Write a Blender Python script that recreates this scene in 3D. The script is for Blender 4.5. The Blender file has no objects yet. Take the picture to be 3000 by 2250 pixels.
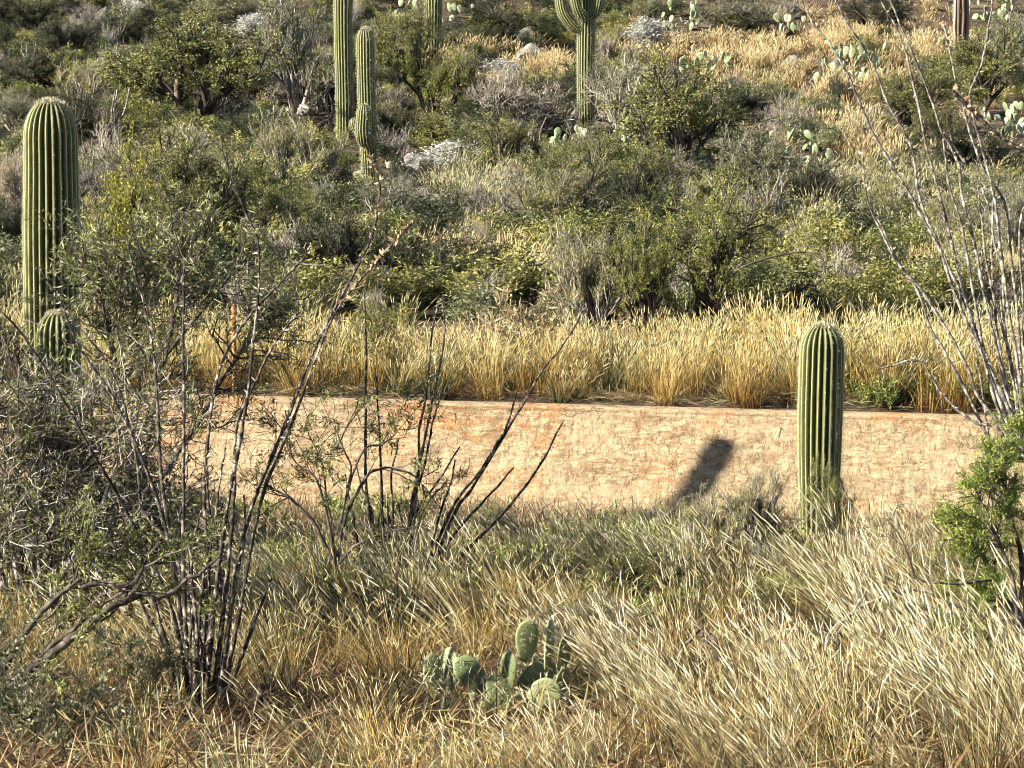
import bpy, math, random
import numpy as np
from mathutils import Vector, Matrix, Euler

# ------------------------------------------------------------------ camera, light, exposure
scn = bpy.context.scene
COL = scn.collection
F = 7717.0                     # focal length in pixels of the 3000 px wide photograph
PITCH = math.radians(4.0)
cd = bpy.data.cameras.new("camera"); cam = bpy.data.objects.new("camera", cd); COL.objects.link(cam)
cd.sensor_width = 36.0; cd.lens = 36.0 * F / 3000.0; cd.clip_start = 0.1; cd.clip_end = 900
cam.location = (0, 0, 0); cam.rotation_euler = (math.radians(90) - PITCH, 0, 0)
scn.camera = cam

SUN_AZ = math.radians(67.0)    # to the left of straight behind the camera
SUN_EL = math.radians(28.0)
S = np.array([-math.sin(SUN_AZ) * math.cos(SUN_EL), -math.cos(SUN_AZ) * math.cos(SUN_EL), math.sin(SUN_EL)])
world = bpy.data.worlds.new("World"); scn.world = world; world.use_nodes = True
wn = world.node_tree.nodes; wl = world.node_tree.links
sky = wn.new("ShaderNodeTexSky"); sky.sky_type = 'NISHITA'; sky.sun_disc = False
sky.sun_elevation = SUN_EL; sky.sun_rotation = math.atan2(S[0], S[1])
sky.altitude = 900; sky.air_density = 0.8; sky.dust_density = 0.1
wl.new(sky.outputs[0], wn["Background"].inputs[0]); wn["Background"].inputs[1].default_value = 0.05
sd = bpy.data.lights.new("sun", 'SUN'); sd.energy = 5.0; sd.angle = math.radians(0.53); sd.color = (1.0, 0.93, 0.77)
sun = bpy.data.objects.new("sun", sd); COL.objects.link(sun)
sun.rotation_euler = Vector(S).to_track_quat('Z', 'Y').to_euler()
scn.view_settings.view_transform = 'Standard'; scn.view_settings.look = 'None'
scn.view_settings.exposure = 1.6; scn.view_settings.gamma = 1.0; scn.view_settings.use_curve_mapping = False
scn.render.engine = 'CYCLES'
scn.cycles.max_bounces = 5; scn.cycles.diffuse_bounces = 1; scn.cycles.transmission_bounces = 2
scn.cycles.transparent_max_bounces = 4; scn.cycles.filter_width = 1.0

# ------------------------------------------------------------------ numeric helpers
_perm = np.random.RandomState(7).rand(256, 256)
def vnoise(x, y):
    x = np.asarray(x, float); y = np.asarray(y, float)
    xi = np.floor(x).astype(int); yi = np.floor(y).astype(int)
    fx = x - xi; fy = y - yi
    fx = fx * fx * (3 - 2 * fx); fy = fy * fy * (3 - 2 * fy)
    a = _perm[xi & 255, yi & 255]; b = _perm[(xi + 1) & 255, yi & 255]
    c = _perm[xi & 255, (yi + 1) & 255]; d = _perm[(xi + 1) & 255, (yi + 1) & 255]
    return (a * (1 - fx) + b * fx) * (1 - fy) + (c * (1 - fx) + d * fx) * fy
def fbm(x, y, o=4):
    s = 0; a = 0.5
    for k in range(o):
        s = s + a * (vnoise(x * 2 ** k + 17.3 * k, y * 2 ** k + 5.1 * k) - 0.5); a *= 0.5
    return s

NEAR_Y = [-30, 0, 8, 12, 16, 20, 24, 27, 30]
NEAR_Z = [-1.2, -1.75, -2.3, -2.6, -2.78, -2.95, -3.12, -3.3, -3.4]
FAR_Y = [26, 27.5, 30, 34, 40, 50, 62, 75, 90, 105, 140, 200, 300]
FAR_Z = [-2.16, -2.14, -1.95, -1.6, -1.15, -0.45, 0.75, 2.7, 5.9, 9.5, 19, 36, 62]
def wall_y(x): return 27.5 - 0.07 * np.asarray(x, float)          # back of the wall's top edge
def wall_top(x): return -2.13 - 0.021 * np.clip(np.asarray(x, float), -14, 14)
def H(x, y):
    x = np.asarray(x, float); y = np.asarray(y, float)
    near = np.interp(y, NEAR_Y, NEAR_Z) - 0.012 * np.clip(x, -14, 14) + 0.22 * fbm(x * 0.45 + 3, y * 0.45, 3)
    k = np.clip((y - wall_y(x)) / 9.0, 0, 1)
    far = (np.interp(y + 0.07 * np.clip(x, -14, 14) * (1 - k), FAR_Y, FAR_Z) - 0.021 * np.clip(x, -14, 14) * (1 - k * 0.6)
           + k * 0.5 * fbm(x * 0.2 + 9, y * 0.2, 3) + k * np.clip((y - 40) / 60, 0, 1) * 2.4 * fbm(x * 0.06 + 31, y * 0.06 + 4, 3)
           + 0.12 * fbm(x * 0.9, y * 0.9, 2) * np.clip(k * 3, 0, 1))
    return np.where(y < wall_y(x) - 0.02, near, far)
def ray(px, row):
    a = (px - 1500) / F; b = (1125 - row) / F
    d = np.array([a, math.cos(PITCH) + b * math.sin(PITCH), -math.sin(PITCH) + b * math.cos(PITCH)])
    return d / d[1]
def P(px, row, d): return ray(px, row) * d
def hit(px, row, near=None):
    r = ray(px, row)
    ys = np.arange(6, 170, 0.05)
    g = r[2] * ys - H(r[0] * ys, ys)
    if near is True: ok = (g <= 0) & (ys < 27)
    elif near is False: ok = (g <= 0) & (ys > 27.6)
    else: ok = g <= 0
    i = np.argmax(ok)
    y = ys[i] if ok.any() else 26.0
    p = r * y; p[2] = float(H(p[0], p[1])); return p

def tag(o, label=None, cat=None, group=None, kind=None):
    if label: o["label"] = label
    if cat: o["category"] = cat
    if group: o["group"] = group
    if kind: o["kind"] = kind
    return o
def thing(name, loc, label, cat, group=None, rz=0.0, scale=(1, 1, 1)):
    o = bpy.data.objects.new(name, None); COL.objects.link(o)
    o.location = loc; o.rotation_euler = (0, 0, rz); o.scale = scale; o.empty_display_size = 0.2
    return tag(o, label, cat, group)
def part(name, me, parent, label=None, loc=(0, 0, 0), rot=(0, 0, 0), scale=(1, 1, 1)):
    o = bpy.data.objects.new(name, me); COL.objects.link(o); o.parent = parent
    o.location = loc; o.rotation_euler = rot; o.scale = scale
    if label: o["label"] = label
    if name in ('spines', 'crown', 'branches'): o["kind"] = "stuff"
    return o

STUFF = {'spines', 'arm_spines', 'thorns', 'crown_wool', 'dried_leaves', 'twigs', 'crown', 'branches', 'studs'}
class MB:
    def __init__(s): s.v = []; s.f = []; s.t = []; s.n = 0
    def add(s, v, f, tone=0.5):
        v = np.asarray(v, float).reshape(-1, 3)
        for q in (f if isinstance(f, list) else [f]): s.f.append(np.asarray(q, int) + s.n)
        s.v.append(v); s.n += len(v)
        s.t.append(np.broadcast_to(np.asarray(tone, float), (len(v),)).copy())
    def mesh(s, name, mat, smooth=False):
        v = np.concatenate(s.v); t = np.concatenate(s.t)
        me = bpy.data.meshes.new(name)
        me.vertices.add(len(v)); me.vertices.foreach_set("co", v.astype(np.float32).ravel())
        nl = sum(f.size for f in s.f); nf = sum(len(f) for f in s.f)
        me.loops.add(nl); me.loops.foreach_set("vertex_index", np.concatenate([f.ravel() for f in s.f]).astype(np.int32))
        me.polygons.add(nf)
        tot = np.concatenate([np.full(len(f), f.shape[1]) for f in s.f])
        st = np.concatenate([[0], np.cumsum(tot)[:-1]])
        me.polygons.foreach_set("loop_start", st.astype(np.int32))
        if smooth: me.polygons.foreach_set("use_smooth", np.ones(nf, bool))
        at = me.attributes.new("tone", 'FLOAT', 'POINT'); at.data.foreach_set("value", t.astype(np.float32))
        me.update(calc_edges=True)
        if mat: me.materials.append(mat)
        return me
    def build(s, name, mat, parent=None, smooth=False, label=None):
        me = s.mesh(name, mat, smooth)
        o = bpy.data.objects.new(name, me); COL.objects.link(o)
        if parent: o.parent = parent
        if label: o["label"] = label
        if name in STUFF: o["kind"] = "stuff"
        return o

def catmull(pts, n):
    pts = np.asarray(pts, float)
    if len(pts) < 3:
        t = np.linspace(0, 1, n)[:, None]; return pts[0] * (1 - t) + pts[-1] * t
    q = np.vstack([2 * pts[0] - pts[1], pts, 2 * pts[-1] - pts[-2]])
    ts = np.linspace(0, len(pts) - 1 - 1e-6, n); i = ts.astype(int); u = (ts - i)[:, None]
    p0, p1, p2, p3 = q[i], q[i + 1], q[i + 2], q[i + 3]
    return 0.5 * (2 * p1 + (p2 - p0) * u + (2 * p0 - 5 * p1 + 4 * p2 - p3) * u ** 2 + (3 * p1 - p0 - 3 * p2 + p3) * u ** 3)
def frames(pts):
    t = np.gradient(pts, axis=0); t /= np.linalg.norm(t, axis=1)[:, None] + 1e-9
    ref = np.array([0.31, 0.9, 0.1]) if abs(t[0][1]) < 0.8 else np.array([1.0, 0.1, 0.0])
    a = np.cross(t, ref); a /= np.linalg.norm(a, axis=1)[:, None] + 1e-9
    b = np.cross(t, a)
    return t, a, b
def tube(mb, pts, rad, sides=5, tone=0.5):
    pts = np.asarray(pts, float); n = len(pts)
    rad = np.broadcast_to(np.asarray(rad, float), (n,))
    t, a, b = frames(pts)
    th = np.linspace(0, 2 * np.pi, sides, endpoint=False)
    ring = pts[:, None] + rad[:, None, None] * (a[:, None] * np.cos(th)[None, :, None] + b[:, None] * np.sin(th)[None, :, None])
    v = ring.reshape(-1, 3)
    i = np.arange(n - 1)[:, None] * sides; j = np.arange(sides)[None]; j2 = (j + 1) % sides
    f = np.stack([i + j, i + j2, i + sides + j2, i + sides + j], -1).reshape(-1, 4)
    tn = np.repeat(np.broadcast_to(np.asarray(tone, float), (n,)), sides)
    mb.add(v, f, tn)
def rnd_unit(rs, n):
    v = rs.normal(size=(n, 3)); return v / (np.linalg.norm(v, axis=1)[:, None] + 1e-9)
def leaves(mb, rs, pos, dirs, L, W, tone):
    """diamond leaflets: one quad each"""
    n = len(pos)
    d = dirs / (np.linalg.norm(dirs, axis=1)[:, None] + 1e-9)
    s = np.cross(d, rnd_unit(rs, n)); s /= np.linalg.norm(s, axis=1)[:, None] + 1e-9
    L = (L * rs.uniform(0.6, 1.35, n))[:, None]; W = L * W
    v = np.stack([pos, pos + d * L * 0.45 + s * W * 0.5, pos + d * L, pos + d * L * 0.5 - s * W * 0.5], 1).reshape(-1, 3)
    f = np.arange(n * 4).reshape(-1, 4)
    mb.add(v, f, np.repeat(tone, 4))

# ------------------------------------------------------------------ materials
def lin(c):
    return tuple((x / 12.92 if x <= 0.04045 else ((x + 0.055) / 1.055) ** 2.4) for x in c) + (1,)
def material(name, stops, tone=1.0, nz=0.35, nscale=8.0, pz=0.0, pscale=0.5, rnd=0.0, rough=0.75, spec=0.25,
             trans=0.0, bump=0.0, bscale=60.0, stretch=(1, 1, 1), coord='Object'):
    """colour = ramp( tone attribute + fine noise + patch noise by position + per-object random ); stops are linear RGB"""
    m = bpy.data.materials.new(name); m.use_nodes = True
    N = m.node_tree.nodes; L = m.node_tree.links
    bs = N["Principled BSDF"]; bs.inputs["Roughness"].default_value = rough
    bs.inputs["Specular IOR Level"].default_value = spec
    at = N.new("ShaderNodeAttribute"); at.attribute_name = "tone"
    def mth(op, a, b):
        n = N.new("ShaderNodeMath"); n.operation = op
        for i, q in enumerate((a, b)):
            if isinstance(q, (int, float)): n.inputs[i].default_value = q
            else: L.new(q, n.inputs[i])
        return n.outputs[0]
    val = mth('MULTIPLY', at.outputs["Fac"], tone)
    tc = N.new("ShaderNodeTexCoord"); mp = N.new("ShaderNodeMapping"); mp.inputs["Scale"].default_value = stretch
    L.new(tc.outputs[coord], mp.inputs[0])
    if nz:
        n1 = N.new("ShaderNodeTexNoise"); n1.inputs["Scale"].default_value = nscale; n1.inputs["Detail"].default_value = 5
        L.new(mp.outputs[0], n1.inputs["Vector"])
        val = mth('ADD', val, mth('MULTIPLY', mth('SUBTRACT', n1.outputs["Fac"], 0.5), nz * 2))
    if pz:
        g = N.new("ShaderNodeNewGeometry")
        n2 = N.new("ShaderNodeTexNoise"); n2.inputs["Scale"].default_value = pscale; n2.inputs["Detail"].default_value = 2
        L.new(g.outputs["Position"], n2.inputs["Vector"])
        val = mth('ADD', val, mth('MULTIPLY', mth('SUBTRACT', n2.outputs["Fac"], 0.5), pz * 2))
    if rnd:
        oi = N.new("ShaderNodeObjectInfo")
        val = mth('ADD', val, mth('MULTIPLY', mth('SUBTRACT', oi.outputs["Random"], 0.5), rnd))
    rp = N.new("ShaderNodeValToRGB"); el = rp.color_ramp.elements
    while len(el) > 1: el.remove(el[-1])
    for i, (p, c) in enumerate(stops):
        e = el[0] if i == 0 else el.new(p)
        e.position = p; e.color = tuple(c) + (1,)
    L.new(val, rp.inputs[0]); L.new(rp.outputs[0], bs.inputs["Base Color"])
    if bump:
        nb = N.new("ShaderNodeTexNoise"); nb.inputs["Scale"].default_value = bscale; nb.inputs["Detail"].default_value = 6
        L.new(mp.outputs[0], nb.inputs["Vector"])
        bp = N.new("ShaderNodeBump"); bp.inputs["Strength"].default_value = 1.0; bp.inputs["Distance"].default_value = bump
        L.new(nb.outputs["Fac"], bp.inputs["Height"]); L.new(bp.outputs[0], bs.inputs["Normal"])
    if trans:
        tr = N.new("ShaderNodeBsdfTranslucent"); mx = N.new("ShaderNodeMixShader"); mx.inputs[0].default_value = trans
        L.new(rp.outputs[0], tr.inputs[0]); L.new(bs.outputs[0], mx.inputs[1]); L.new(tr.outputs[0], mx.inputs[2])
        L.new(mx.outputs[0], N["Material Output"].inputs[0])
    return m

# ground
M_near = material("near_soil", [(0.0, (0.05, 0.03, 0.018)), (0.4, (0.07, 0.04, 0.02)), (0.62, (0.17, 0.095, 0.048)), (0.85, (0.42, 0.26, 0.14))],
                  nz=0.4, nscale=3.0, pz=0.3, pscale=9, rough=0.95, bump=0.02, bscale=25)
M_far = material("hill_soil", [(0.0, (0.018, 0.013, 0.01)), (0.4, (0.05, 0.036, 0.024)), (0.6, (0.12, 0.085, 0.055)), (0.85, (0.32, 0.26, 0.19))],
                 nz=0.4, nscale=1.2, pz=0.35, pscale=6, rough=0.95, bump=0.05, bscale=9)
# grasses
def grassmat(name, a, b, c, d, tr=0.10, pz=0.22):
    return material(name, [(0.0, a), (0.32, b), (0.62, c), (1.0, d)], nz=0.0, pz=pz, pscale=1.1, rnd=0.22, rough=0.6, spec=0.3, trans=tr)
M_gold = grassmat("golden_grass", (0.13, 0.06, 0.018), (0.36, 0.22, 0.055), (0.58, 0.43, 0.14), (0.82, 0.70, 0.38))
M_cream = grassmat("cream_grass", (0.03, 0.022, 0.009), (0.14, 0.105, 0.035), (0.45, 0.37, 0.19), (0.88, 0.80, 0.57))
M_grey = grassmat("grey_grass", (0.035, 0.035, 0.014), (0.105, 0.11, 0.04), (0.25, 0.235, 0.105), (0.56, 0.50, 0.31))
M_pink = grassmat("tan_grass", (0.08, 0.05, 0.02), (0.24, 0.16, 0.065), (0.50, 0.37, 0.17), (0.78, 0.64, 0.38))
M_weed = grassmat("green_weed", (0.035, 0.05, 0.015), (0.09, 0.115, 0.03), (0.20, 0.23, 0.06), (0.42, 0.42, 0.13))
# leaves and bark
def leafmat(name, a, b, c, rnd=0.15):
    return material(name, [(0.0, a), (0.5, b), (1.0, c)], nz=0.12, nscale=2.0, rnd=rnd, rough=0.5, spec=0.35, trans=0.26)
M_pale = leafmat("pale_mesquite_leaf", (0.06, 0.075, 0.03), (0.19, 0.21, 0.08), (0.46, 0.47, 0.24))
M_mesq = leafmat("mesquite_leaf", (0.035, 0.042, 0.014), (0.16, 0.175, 0.048), (0.5, 0.5, 0.17))
M_bright = leafmat("palo_verde_leaf", (0.05, 0.065, 0.014), (0.2, 0.225, 0.045), (0.56, 0.55, 0.14))
M_fresh = leafmat("fresh_green_leaf", (0.05, 0.085, 0.015), (0.17, 0.24, 0.04), (0.5, 0.52, 0.1))
M_olive = leafmat("creosote_leaf", (0.05, 0.052, 0.016), (0.235, 0.225, 0.06), (0.58, 0.53, 0.19))
M_dark = leafmat("dark_leaf", (0.012, 0.02, 0.012), (0.045, 0.056, 0.025), (0.16, 0.175, 0.08))
M_sage = leafmat("sage_leaf", (0.045, 0.052, 0.026), (0.17, 0.18, 0.09), (0.45, 0.45, 0.25))
M_yellow = leafmat("yellow_leaf", (0.16, 0.17, 0.02), (0.35, 0.34, 0.04), (0.56, 0.5, 0.08))
M_tan = leafmat("dried_leaf", (0.14, 0.1, 0.05), (0.40, 0.31, 0.17), (0.72, 0.6, 0.38))
M_white = leafmat("brittlebush_leaf", (0.3, 0.3, 0.27), (0.58, 0.57, 0.52), (0.85, 0.83, 0.77))
M_bark = material("dark_bark", [(0.0, (0.02, 0.015, 0.012)), (0.5, (0.075, 0.06, 0.05)), (1.0, (0.22, 0.18, 0.15))], nz=0.35, nscale=12, rough=0.9, bump=0.004, bscale=60)
M_gbark = material("grey_bark", [(0.0, (0.07, 0.06, 0.055)), (0.5, (0.24, 0.21, 0.18)), (1.0, (0.52, 0.47, 0.41))], nz=0.35, nscale=10, rough=0.9)
M_thicket = material("thorny_bark", [(0.0, (0.02, 0.016, 0.014)), (0.4, (0.06, 0.05, 0.042)), (0.62, (0.27, 0.235, 0.2)), (1.0, (0.62, 0.57, 0.5))], nz=0.35, nscale=10, rough=0.9)
M_cane = material("ocotillo_bark", [(0.0, (0.01, 0.008, 0.007)), (0.42, (0.032, 0.026, 0.021)), (0.62, (0.11, 0.09, 0.07)), (0.9, (0.42, 0.37, 0.3))],
                  nz=0.9, nscale=34, stretch=(1, 1, 0.8), rough=0.85, bump=0.008, bscale=70)
M_palecane = material("pale_ocotillo_bark", [(0.0, (0.02, 0.016, 0.013)), (0.35, (0.10, 0.085, 0.07)), (0.6, (0.28, 0.245, 0.2)), (0.9, (0.6, 0.55, 0.46))],
                  nz=0.9, nscale=34, stretch=(1, 1, 0.8), rough=0.85, bump=0.008, bscale=70)
M_thorn = material("ocotillo_thorn", [(0.0, (0.09, 0.07, 0.06)), (1.0, (0.5, 0.42, 0.36))], nz=0.2, rough=0.7)
M_tip = material("ocotillo_dried_leaf", [(0.0, (0.3, 0.13, 0.06)), (0.5, (0.55, 0.42, 0.25)), (1.0, (0.75, 0.68, 0.5))], nz=0.2, rough=0.7, trans=0.2)
# cactus
M_sag = material("saguaro_skin", [(0.0, (0.015, 0.022, 0.008)), (0.36, (0.05, 0.06, 0.018)), (0.6, (0.14, 0.145, 0.048)), (0.8, (0.43, 0.41, 0.2)), (1.0, (0.62, 0.57, 0.38))],
                 nz=0.12, nscale=14, stretch=(1, 1, 0.5), rough=0.55, spec=0.35, bump=0.003, bscale=120)
M_spine = material("cactus_spine", [(0.0, (0.3, 0.25, 0.17)), (1.0, (0.8, 0.74, 0.58))], nz=0.2, rough=0.6)
M_wool = material("cactus_wool", [(0.0, (0.32, 0.25, 0.16)), (1.0, (0.78, 0.7, 0.52))], nz=0.2, rough=0.9)
M_pad = material("prickly_pear_pad", [(0.0, (0.035, 0.05, 0.016)), (0.5, (0.14, 0.175, 0.06)), (1.0, (0.42, 0.43, 0.22))],
                 nz=0.2, nscale=25, rnd=0.35, rough=0.42, spec=0.5, bump=0.003, bscale=60)
M_padfar = material("pale_pear_pad", [(0.0, (0.08, 0.12, 0.06)), (0.5, (0.25, 0.29, 0.15)), (1.0, (0.58, 0.6, 0.4))],
                    nz=0.2, nscale=25, rnd=0.4, rough=0.38, spec=0.6)
M_rib = material("saguaro_skeleton", [(0.0, (0.05, 0.035, 0.028)), (0.5, (0.26, 0.18, 0.13)), (1.0, (0.6, 0.46, 0.34))], nz=0.3, nscale=6, stretch=(1, 1, .3), rough=0.85)
M_rock = material("pale_rock", [(0.0, (0.05, 0.045, 0.042)), (0.45, (0.2, 0.18, 0.165)), (1.0, (0.55, 0.52, 0.48))], nz=0.6, nscale=3, rough=0.9, bump=0.05, bscale=16)
M_post = material("rusty_steel", [(0.0, (0.13, 0.05, 0.02)), (0.5, (0.36, 0.17, 0.06)), (1.0, (0.6, 0.36, 0.16))], nz=0.35, nscale=14, rough=0.8)

# ------------------------------------------------------------------ ground, hillside
def grid_obj(name, X, Y, Z, mat, smooth=True):
    n, m = X.shape
    v = np.stack([X, Y, Z], -1).reshape(-1, 3)
    i = np.arange(n - 1)[:, None] * m; j = np.arange(m - 1)[None]
    f = np.stack([i + j, i + j + 1, i + m + j + 1, i + m + j], -1).reshape(-1, 4)
    mb = MB(); mb.add(v, f, 0.5)
    return mb.build(name, mat, smooth=smooth)
xs = np.concatenate([np.linspace(-60, -12, 40)[:-1], np.linspace(-12, 12, 200), np.linspace(12, 60, 40)[1:]])
t = np.linspace(0, 1, 240)
X = np.repeat(xs[None], len(t), 0)
Y = -12 + t[:, None] * (wall_y(xs)[None] - 0.05 + 12)
Zn = H(X, np.minimum(Y, wall_y(X) - 0.05)) + 0.035 * fbm(X * 6, Y * 6, 3)
g = grid_obj("ground", X, Y, Zn, M_near); tag(g, kind="structure")
t = np.linspace(0, 1, 330); yy = 0.12 + (t ** 2.0) * 220
u = np.linspace(-1, 1, 300); u = np.sign(u) * np.abs(u) ** 1.5
X = u[None] * (60 + yy[:, None] * 0.5); Y = wall_y(X) + yy[:, None]
Zf = H(X, Y) + 0.06 * fbm(X * 3, Y * 3, 3) * np.clip(yy[:, None] * 2, 0, 1)
g = grid_obj("hillside", X, Y, Zf, M_far); tag(g, kind="structure")

# ------------------------------------------------------------------ retaining wall (battered face, rough cracked render, thin cap)
def wall_material():
    m = bpy.data.materials.new("earth_render"); m.use_nodes = True
    N = m.node_tree.nodes; L = m.node_tree.links; bs = N["Principled BSDF"]
    bs.inputs["Roughness"].default_value = 0.92; bs.inputs["Specular IOR Level"].default_value = 0.15
    g = N.new("ShaderNodeNewGeometry")
    def noise(scale, vec=(1, 1, 1), det=6, dist=0.0, rough=0.6):
        mp = N.new("ShaderNodeMapping"); mp.inputs["Scale"].default_value = vec; L.new(g.outputs["Position"], mp.inputs[0])
        n = N.new("ShaderNodeTexNoise"); n.inputs["Scale"].default_value = scale; n.inputs["Detail"].default_value = det
        n.inputs["Distortion"].default_value = dist; n.inputs["Roughness"].default_value = rough
        L.new(mp.outputs[0], n.inputs["Vector"]); return n.outputs["Fac"]
    def ramp(fac, stops):
        r = N.new("ShaderNodeValToRGB"); el = r.color_ramp.elements
        while len(el) > 1: el.remove(el[-1])
        for i, (p, c) in enumerate(stops):
            e = el[0] if i == 0 else el.new(p); e.position = p; e.color = tuple(c) + (1,)
        L.new(fac, r.inputs[0]); return r.outputs[0]
    def mix(f, a, b, bt='MIX'):
        n = N.new("ShaderNodeMix"); n.data_type = 'RGBA'; n.blend_type = bt
        if isinstance(f, (int, float)): n.inputs[0].default_value = f
        else: L.new(f, n.inputs[0])
        for k, q in ((6, a), (7, b)):
            if isinstance(q, tuple): n.inputs[k].default_value = q + (1,)
            else: L.new(q, n.inputs[k])
        return n.outputs[2]
    base = ramp(noise(1.3, (1, 1, 3.0), 5, 0.4), [(0.3, (0.24, 0.155, 0.085)), (0.48, (0.35, 0.25, 0.155)), (0.6, (0.43, 0.32, 0.205)), (0.75, (0.31, 0.22, 0.135))])
    orange = ramp(noise(0.9, (1, 1, 1.6), 4), [(0.52, (0, 0, 0)), (0.66, (1, 1, 1))])
    base = mix(orange, base, (0.45, 0.225, 0.095))
    wash = ramp(noise(9.0, (0.5, 1, 2.1), 8, 1.4, 0.78), [(0.48, (0, 0, 0)), (0.54, (1, 1, 1))])
    base = mix(wash, base, (0.52, 0.40, 0.25))
    dirt = ramp(noise(17.0, (1.6, 1, 0.7), 8, 1.0, 0.78), [(0.40, (1, 1, 1)), (0.47, (0, 0, 0))])
    base = mix(dirt, base, (0.25, 0.165, 0.09))
    vo = N.new("ShaderNodeTexVoronoi"); vo.feature = 'DISTANCE_TO_EDGE'; vo.inputs["Scale"].default_value = 5.5
    wob = N.new("ShaderNodeVectorMath"); wob.operation = 'ADD'
    nw = N.new("ShaderNodeTexNoise"); nw.inputs["Scale"].default_value = 7.0; nw.inputs["Detail"].default_value = 4
    L.new(g.outputs["Position"], nw.inputs["Vector"])
    sc = N.new("ShaderNodeVectorMath"); sc.operation = 'SCALE'; sc.inputs[3].default_value = 0.22
    L.new(nw.outputs["Color"], sc.inputs[0]); L.new(g.outputs["Position"], wob.inputs[0]); L.new(sc.outputs[0], wob.inputs[1])
    L.new(wob.outputs[0], vo.inputs["Vector"])
    crack = ramp(vo.outputs["Distance"], [(0.0, (1, 1, 1)), (0.013, (0, 0, 0))])
    gate = ramp(noise(2.2), [(0.47, (0, 0, 0)), (0.6, (1, 1, 1))])
    cg = N.new("ShaderNodeMath"); cg.operation = 'MULTIPLY'; L.new(crack, cg.inputs[0]); L.new(gate, cg.inputs[1])
    base = mix(cg.outputs[0], base, (0.3, 0.2, 0.115))
    L.new(base, bs.inputs["Base Color"])
    hb = N.new("ShaderNodeMath"); hb.operation = 'SUBTRACT'
    L.new(noise(16, (1, 1, 1), 8, 0.8, 0.7), hb.inputs[0]); L.new(cg.outputs[0], hb.inputs[1])
    bp = N.new("ShaderNodeBump"); bp.inputs["Distance"].default_value = 0.03; bp.inputs["Strength"].default_value = 0.9
    L.new(hb.outputs[0], bp.inputs["Height"]); L.new(bp.outputs[0], bs.inputs["Normal"])
    return m
M_wall = wall_material()
M_cap = material("wall_cap", [(0.0, (0.3, 0.2, 0.12)), (0.5, (0.56, 0.42, 0.27)), (1.0, (0.75, 0.62, 0.45))], nz=0.35, nscale=6, rough=0.9, bump=0.006, bscale=40)
wall = thing("retaining_wall", (0, 27.3, -3.3), "long rough earth coloured retaining wall with cracked face, below the golden grass", "wall")
def wall_face():
    xs = np.concatenate([np.linspace(-45, -9, 60)[:-1], np.linspace(-9, 9, 1000), np.linspace(9, 45, 60)[1:]])
    tz = np.linspace(0, 1, 84)
    X = np.repeat(xs[None], len(tz), 0); T = np.repeat(tz[:, None], len(xs), 1)
    top = wall_top(X) - 0.035; Zb = top - 1.75 * T
    Yb = wall_y(X) - 0.205 - 0.28 * (top - Zb)                    # batter
    led = 0.0
    for k, (c, a) in enumerate(((0.07, 0.010), (0.20, 0.016), (0.31, 0.012), (0.46, 0.02), (0.60, 0.012))):
        c2 = c + 0.02 * fbm(X * 0.5 + k * 9, X * 0 + k, 3) * 3
        led = led + a * (1 / (1 + np.exp(-(T - c2) * 160)) - 0.5) * (0.4 + 1.6 * vnoise(X * 0.8 + k * 3, X * 0 + 2 * k))
    score = 0.006 * np.clip(vnoise(X * 26 + T * 4, T * 2) - 0.55, 0, 1) * 2 * (vnoise(X * 0.7 + 5, T * 3) > 0.5)
    D = (led + 0.035 + 0.02 * fbm(X * .7, T * 2, 2)) - 0.05 * fbm(X * 1.5, T * 5, 4) - 0.035 * fbm(X * 7, T * 16, 3) - score
    D = D * np.clip(T * 14, 0.0, 1) + .0; Yb = Yb - D
    n, m = X.shape
    i = np.arange(n - 1)[:, None] * m; j = np.arange(m - 1)[None]
    f = np.stack([i + j, i + m + j, i + m + j + 1, i + j + 1], -1).reshape(-1, 4)
    mb = MB(); mb.add(np.stack([X, Y0(Yb), Z0(Zb)], -1), f); return mb
def Y0(y): return y - 27.3
def Z0(z): return z + 3.3
wall_face().build("wall_face", M_wall, wall, smooth=True)
def wall_capmesh():
    xs = np.linspace(-45, 45, 900); prof = [(-0.208, -0.05), (-0.216, -0.024), (-0.205, -0.006), (-0.1, 0.008), (0.03, 0.012), (0.06, 0.005), (0.06, -0.5)]
    rows = []
    for k, (dy, dz) in enumerate(prof):
        w = 0.005 * fbm(xs * 2.2 + k, xs * 0 + k, 4) + 0.003 * fbm(xs * 9, xs * 0 + k, 2)
        rows.append(np.stack([xs, Y0(wall_y(xs) + dy + w), Z0(wall_top(xs) + dz + w)], -1))
    V = np.stack(rows); n, m = len(prof), len(xs)
    i = np.arange(n - 1)[:, None] * m; j = np.arange(m - 1)[None]
    f = np.stack([i + j, i + j + 1, i + m + j + 1, i + m + j], -1).reshape(-1, 4)
    mb = MB(); mb.add(V, f); return mb
wall_capmesh().build("wall_cap", M_wall, wall, smooth=True)

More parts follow.
